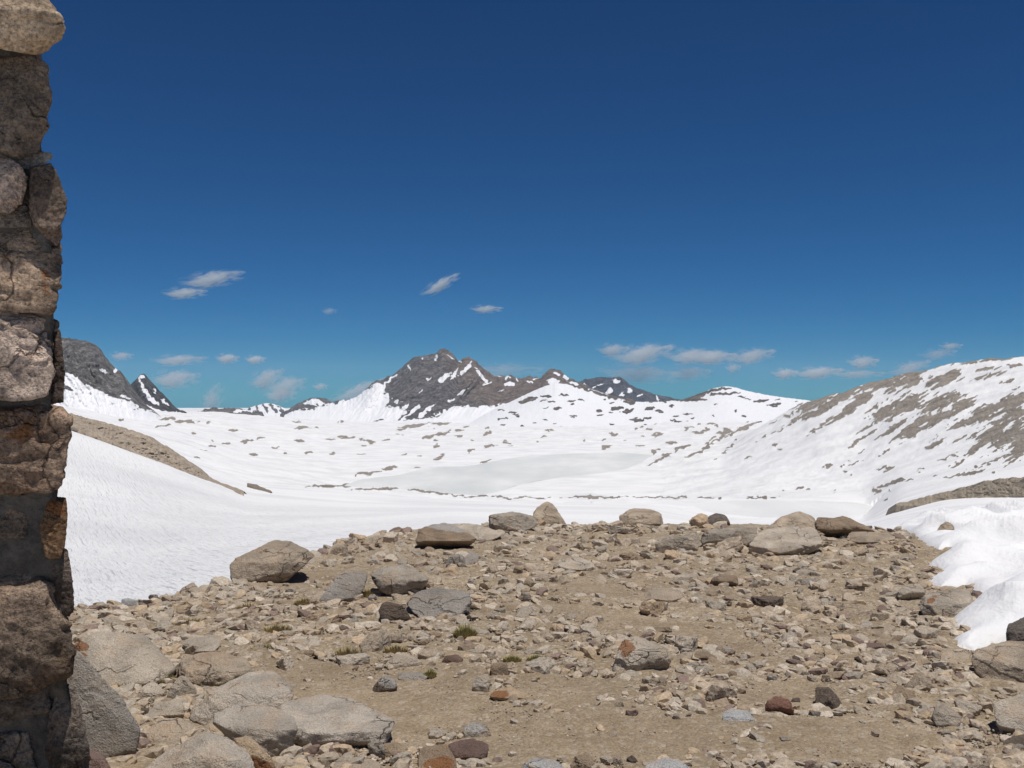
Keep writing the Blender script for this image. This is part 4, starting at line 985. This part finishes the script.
# ------------------------------------------------------------------ snow bank on the right
def build_bank():
    pxs = np.concatenate([np.linspace(880, 1060, 420), np.linspace(1064, 2000, 100)])
    ds = np.exp(np.linspace(math.log(4.6), math.log(70), 520))
    D, X = np.meshgrid(ds, pxs, indexing='ij')
    wx = (X - 512) / F * D
    zg = ground_z(wx, D)
    # ground of the bank: the knoll carried on level, then down to the snow beyond
    zk = knoll_h(wx, np.minimum(D, 21.0)) - 0.118 * np.maximum(D - 21.0, 0)
    ypx = HZ + F * (EYE - zk) / D
    # signed distance to the traced edge, in metres, in plan
    e = []
    for (a, b) in BANK_EDGE:
        d = hit(a, b); e.append(((a - 512) / F * d, d))
    e = np.array(e)
    poly = list(map(tuple, e)) + [(60, 4.6), (160, 90), (40, 90), (12.2, 31)]
    best = np.full(D.shape, 1e9); ins = np.zeros(D.shape, bool)
    for k in range(len(poly)):
        a, b = np.array(poly[k]), np.array(poly[(k + 1) % len(poly)])
        ab = b - a; t = np.clip(((wx - a[0]) * ab[0] + (D - a[1]) * ab[1]) / (ab @ ab), 0, 1)
        if k < len(e) - 1 or k >= len(poly) - 2: best = np.minimum(best, np.hypot(wx - a[0] - t * ab[0], D - a[1] - t * ab[1]))
        cr = ((a[1] > D) != (b[1] > D)) & (wx < (b[0] - a[0]) * (D - a[1]) / (b[1] - a[1] + 1e-9) + a[0])
        ins ^= cr
    s = np.where(ins, best, -best)
    # sun cups: rounded hummocks with sharp crests, drawn out across the view
    warp = 0.35 * fbm(wx * 0.8, D * 0.8, 0, 2, 70)
    cu = fbm(wx * 0.4, D * 0.3, 0, 2, 71)
    lump = 0.46 * (worley(wx * 0.95 + 0.30 * D + warp, D * 0.62 + warp, 3) - 0.22) + 0.14 * (worley(wx * 2.2 + 0.4 * D, D * 1.7 + warp, 8) - 0.2) + 0.05 * cu
    thick = np.where(s > 0, 0.13 * (1 - np.exp(-np.maximum(s, 0) / 0.12)) + lump * sstep(0.0, 0.6, s) + 0.05 * np.minimum(np.maximum(s, 0), 3), s * 1.4)
    Z = zk + np.maximum(thick, -0.6)
    Z = np.where(s > -0.02, Z, Z - 0.05)
    v = np.stack([wx, D, Z], -1).reshape(-1, 3)
    me = mesh_np('snow_bank', v, grid_faces(*D.shape))
    t = NT('bank_snow'); c = t.coord('Object')
    n1 = t.noise(c, 1.2, 5, 0.6); n2 = t.noise(c, 18.0, 4, 0.6)
    col = t.ramp(n1, [(0.3, (0.83, 0.83, 0.825)), (0.65, (0.90, 0.90, 0.895))])
    col = t.mixc(t.ramp(t.noise(c, 0.5, 6, 0.65), [(0.5, 0.0), (0.72, 0.55)]), col, (0.82, 0.765, 0.745))
    t.finish(col, 0.6, t.bump(t.math('ADD', n1, t.math('MULTIPLY', n2, 0.15)), 0.12, 0.6), 0.25)
    b = t.b
    b.inputs['Subsurface Weight'].default_value = 0.0
    tag(link('snow_bank', me, t.m), kind='structure')

# ------------------------------------------------------------------ outcrops of broken rock in the snow
def build_outcrop(label, top, low, d, depth, seed, tones=((0.29, 0.24, 0.185), (0.46, 0.385, 0.305))):
    tx = np.array([p[0] for p in top], float); ty = np.array([p[1] for p in top], float)
    bx = np.array([p[0] for p in low], float); by = np.array([p[1] for p in low], float)
    pxs = np.arange(tx[0], tx[-1] + 0.01, 0.4)
    yt = np.interp(pxs, tx, ty) + 1.3 * fbm(pxs / 4.0, 0.3, 0, 3, seed); yb = np.interp(pxs, bx, by) + 1.6 * fbm(pxs / 5.0, 0.8, 0, 3, seed + 1)
    yb = np.maximum(yb, yt + 0.3)
    kx = np.linspace(pxs[0], pxs[-1], 9)
    dcol = np.polyval(np.polyfit(kx, [snow_hit(q, float(np.interp(q, bx, by)), *d) for q in kx], 1), pxs)
    v = np.linspace(0, 1, 70)
    V, X = np.meshgrid(v, pxs, indexing='ij')
    Y = yb[None] + (yt - yb)[None] * V
    f = np.sin(V * math.pi) ** 0.5 * np.minimum((yb - yt)[None] / 8, 1)
    D = dcol[None] + depth * V ** 1.1 - depth * 0.10 * f * (ridged(X / 9, Y / 5, seed, 4, seed + 2) + 0.6 * fbm(X / 3, Y / 2, seed, 3, seed + 4))
    front = P(X, Y, D)
    rows = [front]
    for q in (0.5, 1.0):
        bk = front[-1].copy(); bk[:, 1] += depth * 0.6 * q; bk[:, 2] -= depth * 0.35 * q ** 2 + 0.5 * q
        rows.append(bk[None])
    sk = front[0].copy(); sk[:, 2] -= 3.0; sk[:, 1] += 1.0
    vv = np.concatenate([sk[None]] + rows, 0)
    base = np.array([vv[..., 0].mean(), vv[..., 1].mean(), vv[..., 2].min()])
    me = mesh_np('rock_outcrop', (vv - base).reshape(-1, 3), grid_faces(vv.shape[0], vv.shape[1]))
    t = NT('outcrop_rock'); c = t.coord('Object'); k = F / np.mean(dcol)
    r1 = t.noise(c, k / 14, 7, 0.7); r2 = t.noise(c, k / 3.0, 6, 0.75)
    col = t.ramp(r1, [(0.3, tones[0]), (0.7, tones[1])])
    col = t.mixc(1.0, col, t.ramp(r2, [(0.3, 0.45), (0.5, 1.0), (0.72, 1.5)]), 'MULTIPLY')
    t.finish(col, 0.95, t.bump(r2, 1.2 / k, 0.9), 0.1)
    ob = link('rock_outcrop', me, t.m, loc=tuple(base))
    tag(ob, label, 'rock outcrop')
# ------------------------------------------------------------------ stone hut at the left edge
HUT_D = 3.2
HUT_STONES = [   # outline, tone, opts
 ([(-120, -30), (10, -22), (36, -4), (50, 2), (60, 14), (63, 24), (58, 36), (44, 47), (33, 49), (-10, 34), (-120, 26)], (0.245, 0.195, 0.14), 0.55, -0.10),
 ([(-120, 52), (-20, 45), (20, 47), (44, 57), (53, 76), (55, 92), (50, 128), (44, 147), (36, 155), (14, 150), (-120, 140)], (0.165, 0.135, 0.105), 0.5, 0.0),
 ([(-60, 146), (2, 146), (28, 155), (49, 154), (50, 163), (30, 164), (-60, 160)], (0.14, 0.13, 0.115), 0.3, 0.05),
 ([(-60, 160), (-6, 157), (12, 162), (24, 172), (29, 186), (24, 203), (6, 208), (-60, 206)], (0.30, 0.235, 0.185), 0.5, -0.02),
 ([(31, 172), (38, 166), (50, 166), (58, 180), (65, 200), (64, 214), (60, 226), (36, 226), (29, 205)], (0.145, 0.115, 0.09), 0.45, 0.0),
 ([(37, 229), (58, 224), (61, 235), (57, 241), (44, 234)], (0.15, 0.11, 0.085), 0.3, 0.04),
 ([(-120, 226), (6, 226), (34, 228), (52, 237), (62, 248), (62, 272), (57, 300), (52, 310), (16, 303), (-120, 296)], (0.22, 0.17, 0.125), 0.5, 0.0),
 ([(-60, 300), (6, 304), (40, 312), (56, 318), (56, 326), (20, 324), (-60, 312)], (0.15, 0.14, 0.12), 0.3, 0.06),
 ([(-120, 312), (2, 312), (20, 320), (32, 327), (52, 329), (56, 346), (54, 372), (47, 388), (38, 394), (-120, 394)], (0.295, 0.245, 0.205), 0.5, -0.04),
 ([(54, 328), (60, 336), (63, 372), (62, 398), (52, 400), (50, 392), (57, 372)], (0.10, 0.08, 0.07), 0.4, 0.10),
 ([(-120, 416), (-10, 404), (20, 409), (52, 408), (62, 412), (69, 424), (71, 446), (67, 466), (63, 484), (44, 490), (-120, 494)], (0.235, 0.175, 0.13), 0.5, -0.04),
 ([(47, 508), (54, 501), (65, 502), (66, 520), (63, 545), (58, 556), (46, 552), (42, 530)], (0.20, 0.13, 0.075), 0.45, 0.02),
 ([(-60, 512), (4, 504), (22, 505), (33, 514), (34, 526), (28, 533), (-60, 534)], (0.20, 0.165, 0.13), 0.45, 0.03),
 ([(44, 556), (56, 552), (66, 553), (70, 575), (73, 610), (62, 612), (50, 590)], (0.11, 0.09, 0.075), 0.4, 0.06),
 ([(-120, 604), (-20, 590), (20, 580), (56, 576), (64, 584), (71, 606), (73, 636), (70, 670), (58, 678), (20, 692), (-120, 704)], (0.185, 0.145, 0.11), 0.55, -0.04),
 ([(-60, 498), (20, 494), (46, 491), (44, 502), (20, 503), (-60, 508)], (0.15, 0.13, 0.11), 0.35, 0.04),
 ([(-120, 540), (0, 536), (32, 535), (42, 548), (46, 566), (38, 576), (0, 584), (-120, 596)], (0.115, 0.10, 0.085), 0.4, 0.03),  # fill stone, the shade of the recess put into its dark tone
 ([(-60, 708), (20, 699), (50, 688), (62, 680), (58, 694), (44, 712), (20, 717), (-60, 728)], (0.11, 0.097, 0.083), 0.4, 0.03),  # fill stone of the lower gap, recess shade put into its colour
 ([(-30, 208), (4, 211), (26, 208), (30, 222), (4, 223), (-30, 222)], (0.17, 0.15, 0.13), 0.3, 0.04),
 ([(-120, 738), (-10, 730), (18, 722), (32, 722), (42, 734), (45, 760), (46, 800), (-120, 806)], (0.175, 0.155, 0.13), 0.45, 0.02),
 ([(52, 704), (62, 690), (72, 688), (80, 706), (86, 738), (88, 772), (88, 806), (54, 806), (48, 745)], (0.125, 0.11, 0.095), 0.45, 0.03),
 ([(-120, 826), (-20, 816), (40, 812), (86, 814), (92, 850), (92, 900), (30, 908), (-120, 910)], (0.2, 0.165, 0.13), 0.5, 0.0),
 ([(-120, 922), (30, 916), (94, 912), (98, 960), (96, 1010), (-120, 1010)], (0.2, 0.165, 0.13), 0.5, 0.0),
]

def build_hut():
    root = bpy.data.objects.new('stone_hut', None); COL.objects.link(root)
    xw = (52 - 512) / F * HUT_D
    root.location = (xw - 1.2, HUT_D + 0.8, -0.1); rl = np.array(root.location)
    tag(root, 'dark weathered granite block wall of a stone hut filling the left edge', 'stone hut')
    m = mat_granite('hut_granite', 0.75, 0.9, (0.045, 0.038, 0.032), 90.0, 0.018, 1.45)
    mm = NT('mortar_rough'); c = mm.coord('Object')
    n1 = mm.noise(c, 30, 6, 0.7); n2 = mm.noise(c, 5, 4, 0.6)
    mm.finish(mm.mixc(1.0, mm.ramp(n2, [(0.3, (0.12, 0.108, 0.093)), (0.7, (0.21, 0.188, 0.16))]), mm.ramp(n1, [(0.3, 0.55), (0.7, 1.4)]), 'MULTIPLY'), 0.95, mm.bump(n1, 0.03, 1.0), 0.1)
    # mortar core: a rough slab of wall set back behind the stone faces, with a corner going away from the viewer
    n = 120; k = 90
    zz = np.linspace(-0.35, 3.35, n)
    xx = np.linspace(-4.2, xw - 0.03, k)
    X, Z = np.meshgrid(xx, zz)
    py = HZ - (Z - EYE) / HUT_D * F
    edge = np.interp(py, [-100, 0, 40, 60, 140, 160, 230, 320, 400, 490, 560, 690, 760, 1000], [30, 30, 34, 40, 42, 46, 54, 56, 55, 61, 64, 71, 80, 92]) - 2
    edge = (edge - 512) / F * (HUT_D + 0.055)
    frontX = xx[0] + (X - xx[0]) / (xx[-1] - xx[0]) * (edge - xx[0])
    fr = np.stack([frontX, HUT_D + 0.055 + 0.035 * fbm(X * 7, Z * 7, 0, 5, 3), Z], -1)
    rows = [fr]
    side = []
    for j, q in enumerate(np.linspace(0.05, 1, 16)):
        e = fr[:, -1].copy(); e[:, 1] += 1.5 * q; e[:, 0] -= 1.5 * q + 0.02 * fbm(e[:, 1] * 7, e[:, 2] * 7, 0, 3, 8)
        side.append(e)
    full = np.concatenate([fr, np.stack(side, 1)], 1)
    f = grid_faces(full.shape[0], full.shape[1])
    me = mesh_np('mortar', (full - rl).reshape(-1, 3), f)
    # capped on top
    o = link('mortar', me, mm.m, root)
    r = random.Random(4)
    ring = []
    for i, (ol, col, dep, off) in enumerate(HUT_STONES):
        oc = np.array(ol, float); cc = 0.5 * (oc.min(0) + oc.max(0)); ex = 0.5 * (oc.max(0) - oc.min(0))
        ol = cc + (oc - cc) * (1 + np.array([1.5, 5.5]) / ex)          # joints are thin
        q = 1.0 if i < 10 else 0.86; col = (q * 1.6 * col[0], q * 1.5 * col[1], q * 1.42 * col[2])
        v, fc, base = outline_rock(ol, 'wall' if i != 0 else 'block', dep, HUT_D + off, seed=700 + i * 5, rough=0.08, crack=0.06, level=6, p=80, sink=0.0, facets=10)
        me = mesh_np('stone', v, fc)
        if i == 11: attr(me, 'stain', mark_ellipses(v, base, [(56, 508, 14, 11, 0)])[2])
        if i in (6, 10): attr(me, 'stain', 0.6 * mark_ellipses(v, base, [(45, 280, 12, 22, 0), (25, 430, 30, 16, 20)])[2])
        link('stone', me, m, root, tuple(base - rl), col)
    # more courses beyond the left edge of the view and round the corner
    z = -0.1
    while z < 3.1:
        h = r.uniform(0.22, 0.36)
        x = xw - 1.6 + r.uniform(-0.1, 0.0)
        x = (-125 - 512) / F * HUT_D - 0.02
        while x > -4.1:
            w = r.uniform(0.3, 0.6)
            v, fc = random_rock(1.0, 1.0, r.randrange(9999), 4, 7, 14, 0.06, 0.03)
            v = v * np.array([w * 0.52, 0.2, h * 0.52])
            me = mesh_np('stone', v, fc)
            g = r.uniform(0.13, 0.24)
            link('stone', me, m, root, tuple(np.array([x - w / 2, HUT_D + 0.14, z + h / 2]) - rl), (g * 1.15, g * 0.95, g * 0.75))
            x -= w + 0.02
        y = 0.42
        while y < 1.45:
            w = r.uniform(0.3, 0.5)
            v, fc = random_rock(1.0, 1.0, r.randrange(9999), 4, 7, 14, 0.06, 0.03)
            v = v * np.array([0.16, w * 0.5, h * 0.52])
            me = mesh_np('stone', v, fc)
            g = r.uniform(0.13, 0.24)
            q = (y + w / 2) / 1.5
            link('stone', me, m, root, tuple(np.array([xw - 0.16 - 1.5 * q, HUT_D + 0.12 + y + w / 2, z + h / 2]) - rl), (g * 1.15, g * 0.95, g * 0.75))
            y += w + 0.02
        z += h + 0.03

# ------------------------------------------------------------------ grass
TUFTS = [(346, 658, 13, 9, 'dry', 'largest dry brown cushion of grass at the upper edge of the left dirt'),
         (465, 638, 9, 12, 'green', 'upright green grass tuft below the cracked grey slab'),
         (276, 632, 14, 6, 'dry', 'dry grass patch in the rubble above the largest dry cushion'),
         (396, 652, 11, 6, 'dry', 'dry grass patch right of the largest dry brown cushion'),
         (430, 678, 5, 7, 'green', 'tiny green grass tuft at the right end of the flat sunken slab'),
         (512, 662, 8, 5, 'green', 'low green grass tuft behind the brown cube stone'),
         (536, 661, 8, 5, 'green', 'low green grass tuft furthest right on the dirt edge'),
         (126, 688, 14, 7, 'green', 'green grass growing under the foot of the big pale cracked slab'),
         (166, 684, 9, 8, 'green', 'dark green grass between the big pale slab and the pointed wedge'),
         (186, 625, 16, 6, 'dry', 'dry grass patch on the left slope above the pale cap stone'),
         (250, 608, 12, 5, 'dry', 'dry grass patch below the big rounded skyline boulder'),
         (368, 596, 8, 6, 'dry', 'dry grass in the gap under the brown twin block'),
         (262, 650, 9, 6, 'green', 'small green grass tuft above the big domed left boulder'),
         (305, 604, 10, 5, 'dry', 'dry grass patch left of the leaning grey slab')]

def build_grass():
    mats = {}
    for k, (a, b) in {'dry': ((0.42, 0.34, 0.18), (0.56, 0.46, 0.27)), 'green': ((0.36, 0.32, 0.15), (0.5, 0.44, 0.22))}.items():
        t = NT(k + '_grass'); n = t.noise(t.coord('Object'), 40, 2, 0.5)
        t.finish(t.ramp(n, [(0.3, a), (0.7, b)]), 0.8, None, 0.15); mats[k] = t.m
    r = random.Random(8)
    for px, py, hw, hp, kind, label in TUFTS:
        d = hit(px, py); x0 = (px - 512) / F * d
        w = 1.1 * hw / F * d; hgt = 1.2 * hp / F * d
        V, Fc = [], []
        for i in range(420):
            a = r.uniform(0, 6.28); q = math.sqrt(r.random())
            bx, by = w * q * math.cos(a), w * 0.8 * q * math.sin(a)
            bz = float(ground_z(np.array([x0 + bx]), np.array([d + by]))[0])
            l = hgt * r.uniform(0.6, 1.25) * (1 - 0.45 * q); th = r.uniform(0.2, 0.55) * (0.4 + q); az = a + r.uniform(-0.8, 0.8)
            dx, dy = math.cos(az) * l * math.sin(th), math.sin(az) * l * math.sin(th); dz = l * math.cos(th)
            ww = 0.0022 + 0.0006 * d * r.random()
            px_, py_ = -math.sin(az) * ww, math.cos(az) * ww
            n = len(V)
            V += [(bx - px_, by - py_, bz), (bx + px_, by + py_, bz), (bx + dx * 0.5 + px_ * .7, by + dy * 0.5 + py_ * .7, bz + dz * 0.65), (bx + dx * 0.5 - px_ * .7, by + dy * 0.5 - py_ * .7, bz + dz * 0.65),
                  (bx + dx + px_ * .2, by + dy + py_ * .2, bz + dz), (bx + dx - px_ * .2, by + dy - py_ * .2, bz + dz)]
            Fc += [(n, n + 1, n + 2, n + 3), (n + 3, n + 2, n + 4, n + 5)]
        V = np.array(V); z0 = float(V[:, 2].min()); V[:, 2] -= z0
        me = mesh_np('grass_tuft', V, np.array(Fc))
        tag(link('grass_tuft', me, mats[kind], loc=(x0, d, z0)), label, 'grass tuft', 'grass tufts among the stones')

# ------------------------------------------------------------------ clouds
CLOUDS = [  # px, row, half width, half height, tilt, density, label
 (184, 293, 19, 5, 2, 1.0, 'lower left wisp of the highest cloud pair in the left sky'),
 (211, 279, 27, 7, 9, 1.0, 'upper right wisp of the highest cloud pair in the left sky'),
 (440, 285, 18, 5, 28, 1.1, 'small slanting wisp of cloud high above the central peak'),
 (486, 309, 14, 3.6, 0, 1.0, 'small flat wisp of cloud above and right of the central peak'),
 (121, 356, 10, 4, 0, 0.8, 'tiny cloud just right of the left cliff top'),
 (178, 360, 24, 5, 2, 0.9, 'long flat cloud right of the tiny cloud beside the left cliff'),
 (227, 358.5, 10, 4.5, 0, 1.4, 'left one of two small round clouds over the left snow skyline'),
 (255, 359.5, 9, 4, 0, 1.3, 'right one of two small round clouds over the left snow skyline'),
 (174, 379, 21, 8.5, 4, 0.9, 'puffy cloud low beside the sharp dark left peak'),
 (266, 379, 16, 9, 20, 1.0, 'upper left puff of the cloud heap left of the central peak'),
 (286, 386, 17, 9, 10, 0.9, 'middle puff of the cloud heap left of the central peak'),
 (279, 395, 14, 7, 0, 0.9, 'lowest puff of the cloud heap left of the central peak'),
 (320, 386.5, 7, 3.5, 0, 0.8, 'tiny cloud between the cloud heap and the central peak'),
 (211, 401, 16, 8, 60, 0.6, 'faint cloud standing on the low left horizon'),
 (358, 391, 26, 7, 20, 0.8, 'pale cloud half hidden behind the left shoulder of the central peak'),
 (329, 311, 7, 3, 0, 0.35, 'very faint scrap of cloud left of the central peak top'),
 (613, 350, 14, 6, 0, 0.9, 'left end puff of the right cloud bank'),
 (643, 354, 27, 9, 9, 1.2, 'largest cloud of the right bank above the bluish ridge'),
 (690, 356, 20, 7, 4, 1.1, 'cloud in the middle of the right bank'),
 (712, 357, 22, 7, 0, 1.2, 'cloud right of the middle of the right bank'),
 (752, 356, 20, 7, 8, 0.9, 'right end cloud of the right bank with a raised top'),
 (733, 368, 7, 4.5, 0, 0.9, 'small round cloud under the right bank'),
 (640, 374, 36, 9, -4, 0.5, 'faint grey cloud layer low behind the bluish ridge'),
 (690, 373, 18, 7, 0, 0.5, 'faint ragged cloud above the snow dome'),
 (785, 373.5, 11, 5, 0, 1.2, 'round cloud over the left foot of the right hill'),
 (818, 372.5, 22, 5.5, 3, 1.2, 'oblong cloud over the right hill skyline'),
 (863, 362, 13, 6, 0, 1.1, 'puff of cloud above the oblong cloud on the right'),
 (858, 374, 24, 4, 0, 0.6, 'thin cloud streak close over the right hill'),
 (910, 368, 18, 6, 16, 0.7, 'cloud touching the right hill crest'),
 (951, 346, 10, 3.2, 0, 0.7, 'tiny cloud highest above the right hill'),
 (938, 354, 16, 5, 5, 0.4, 'faint cloud low over the top of the right hill'),
 (500, 371, 40, 8, 0, 0.25, 'faint cloud behind the right shoulder of the central peak'),
]

def build_clouds():
    def mat(i, dens, size, hh):
        t = NT('cloud_vapour'); c = t.coord('Object')
        # soft edge: density fades from the middle of the puff to its border, broken by turbulence
        n1 = t.noise(c, 2.1, 10, 0.72, 0.7)
        ln = t.n('ShaderNodeVectorMath', operation='LENGTH'); t.l(c, ln.inputs[0])
        fall = t.math('SUBTRACT', 1.0, ln.outputs['Value'])
        q = t.math('ADD', t.math('MULTIPLY', fall, 1.25), t.math('MULTIPLY', t.math('SUBTRACT', n1, 0.5), 4.6))
        q = t.math('SUBTRACT', q, 0.42)
        q = t.math('MULTIPLY', t.math('MULTIPLY', q, 2.2, True), dens * 1.0 / hh)
        pv = t.n('ShaderNodeVolumePrincipled')
        pv.inputs['Color'].default_value = (0.93, 0.98, 1.0, 1); pv.inputs['Anisotropy'].default_value = -0.2
        t.l(q, pv.inputs['Density']); t.l(pv.outputs[0], t.out.inputs['Volume'])
        return t.m
    u, f = ico(4)
    for i, (px, py, a, b, tilt, dens, label) in enumerate(CLOUDS):
        d = float(np.clip(2400.0 * F / max(HZ - py, 40), 22000, 34000)) + (i * 617) % 2900
        n = u * (1.0 + 0.0 * u[:, :1])
        k = 1 + 0.10 * fbm(u[:, 0] * 1.7 + i * 9, u[:, 1] * 1.7, u[:, 2] * 1.7, 3, 40)
        me = mesh_np('cloud', u * np.minimum(k, 1.0)[:, None], f)
        hw, hh = a * 1.35 / F * d, b * 1.45 / F * d
        ob = link('cloud', me, mat(i, dens, hw, hh), loc=tuple(P(px, py, d)))
        ob.scale = (hw, min(hw, 2.2 * hh), hh); ob.rotation_euler = (0, -math.radians(tilt), 0)
        tag(ob, label, 'cloud', 'small clouds in the blue sky')
# ------------------------------------------------------------------ put it together
def build_far_valley():
    """low snow country out to the horizon, under and behind the mountains"""
    bm = bmesh.new()
    R = [(-18000, -6000), (18000, -6000), (18000, 14000), (-18000, 14000)]
    vs = [bm.verts.new((x, y, -175)) for x, y in R]
    bm.faces.new(vs)
    me = bpy.data.meshes.new('valley'); bm.to_mesh(me); bm.free()
    t = NT('valley_snow'); n = t.noise(t.coord('Object'), 0.002, 6, 0.6)
    t.finish(t.ramp(n, [(0.45, (0.83, 0.84, 0.85)), (0.7, (0.45, 0.42, 0.39))]), 0.9)
    tag(link('valley', me, t.m), kind='structure')

def build_haze():
    bm = bmesh.new(); bmesh.ops.create_cube(bm, size=1.0)
    me = bpy.data.meshes.new('haze'); bm.to_mesh(me); bm.free()
    m = bpy.data.materials.new('haze_air'); m.use_nodes = True
    t = m.node_tree; t.nodes.clear()
    out = t.nodes.new('ShaderNodeOutputMaterial'); pv = t.nodes.new('ShaderNodeVolumePrincipled')
    pv.inputs['Color'].default_value = (0.76, 0.85, 1.0, 1); pv.inputs['Density'].default_value = HAZE; pv.inputs['Anisotropy'].default_value = 0.0
    t.links.new(pv.outputs[0], out.inputs['Volume'])
    ob = link('haze', me, m, loc=(0, 4000, 0.5 * (420 - 176.5)))
    ob.scale = (38000, 22000, 596.5)
    tag(ob, kind='stuff')

HAZE = 1.7e-5
SUN_DIR = Vector((0.15, -0.17, 0.97)).normalized()

def setup():
    cam = bpy.data.cameras.new('camera'); co = bpy.data.objects.new('camera', cam); COL.objects.link(co)
    cam.sensor_width = 36; cam.lens = 36; cam.shift_y = (HZ - 384) / 1024.0
    cam.clip_start = 0.1; cam.clip_end = 200000
    co.location = (0, 0, EYE); co.rotation_euler = (math.radians(90), 0, 0)
    SC.camera = co
    w = bpy.data.worlds.new('World'); SC.world = w; w.use_nodes = True
    nt = w.node_tree; bg = nt.nodes['Background']
    sky = nt.nodes.new('ShaderNodeTexSky'); sky.sky_type = 'NISHITA'; sky.sun_disc = False
    sky.sun_elevation = math.asin(SUN_DIR.z); sky.sun_rotation = math.atan2(SUN_DIR.x, SUN_DIR.y)
    sky.altitude = 3600; sky.air_density = 1.0; sky.dust_density = 0.8; sky.ozone_density = 2.0
    # deep, polarised high-altitude blue
    hs = nt.nodes.new('ShaderNodeMixRGB'); hs.blend_type = 'MULTIPLY'; hs.inputs[0].default_value = 1.0; hs.inputs[2].default_value = (0.055, 0.425, 0.68, 1)
    gm = nt.nodes.new('ShaderNodeGamma'); gm.inputs['Gamma'].default_value = 1.25
    nt.links.new(sky.outputs[0], gm.inputs['Color']); nt.links.new(gm.outputs[0], hs.inputs[1])
    nt.links.new(hs.outputs[0], bg.inputs['Color']); bg.inputs['Strength'].default_value = 0.05
    s = bpy.data.lights.new('sun', 'SUN'); s.energy = 3.6; s.angle = math.radians(0.53); s.color = (1.0, 0.955, 0.90)
    so = bpy.data.objects.new('sun', s); so.rotation_euler = SUN_DIR.to_track_quat('Z', 'Y').to_euler(); COL.objects.link(so)
    v = SC.view_settings; v.view_transform = 'Standard'; v.look = 'None'; v.gamma = 1; v.exposure = 0.0; v.use_curve_mapping = False
    SC.render.engine = 'CYCLES'
    SC.cycles.max_bounces = 6; SC.cycles.diffuse_bounces = 3; SC.cycles.volume_bounces = 5
    SC.cycles.use_denoising = True; SC.cycles.denoiser = 'OPENIMAGEDENOISE'; SC.cycles.denoising_prefilter = 'ACCURATE'; SC.cycles.denoising_input_passes = 'RGB_ALBEDO_NORMAL'
    SC.render.film_transparent = False

setup()
MATS['granite_small'] = mat_granite('granite_small', 0.10, 0.6, grain=13.0, bumpd=0.003)
build_ground()
build_snowfield()
t_ = NT('lake_ice'); c_ = t_.coord('Object'); n_ = t_.noise(t_.mapping(c_, (1, 0.35, 1)), 0.012, 6, 0.62)
t_.finish(t_.ramp(n_, [(0.35, (0.62, 0.645, 0.63)), (0.5, (0.69, 0.705, 0.69)), (0.66, (0.80, 0.80, 0.79))]), 0.7, t_.bump(n_, 0.4, 0.4), 0.3)
flat_sheet('frozen_lake', LAKE, LAKE_Z, t_.m)
flat_sheet('frozen_pond', POND, POND_Z, t_.m)
build_mountains()
build_far_valley()
build_outcrop('long brown rocky rib running down through the left snow slope',
              [(-40, 400), (40, 408), (62, 411), (80, 416), (100, 421), (125, 428), (150, 436), (168, 447), (185, 458), (200, 468), (212, 479), (228, 485), (244, 491)],
              [(-40, 420), (40, 420), (62, 425), (75, 428), (95, 437), (115, 444), (135, 454), (150, 461), (165, 470), (195, 478), (212, 487), (228, 492), (244, 494)],
              (120, 330), 16, 5)
build_outcrop('small rock strip beyond the lower end of the left rocky rib', [(247, 483), (254, 484), (262, 487), (271, 491)], [(247, 485), (256, 489), (264, 492), (271, 492.5)], (150, 400), 5, 15)
build_outcrop('broad low brown outcrop in the snow at the right edge below the hill',
              [(896, 504), (912, 500), (930, 495.5), (950, 491), (968, 486), (985, 481), (1002, 478.5), (1024, 477), (1060, 472), (1100, 470)],
              [(896, 505), (912, 506.5), (930, 505.5), (950, 504.5), (968, 502), (985, 499), (1002, 498), (1024, 497), (1060, 500), (1100, 500)],
              (70, 260), 14, 25, ((0.28, 0.235, 0.175), (0.44, 0.37, 0.285)))
build_outcrop('thin rock sliver in the snow below the broad right outcrop', [(1000, 503.5), (1008, 502), (1018, 502.5), (1028, 505), (1040, 505)], [(1000, 504.5), (1008, 506), (1018, 507.5), (1028, 508), (1040, 507)], (45, 120), 3, 35)
build_bank()
build_boulders()
build_rocks()
build_gravel()
build_grass()
build_hut()
build_clouds()
if HAZE > 0: build_haze()
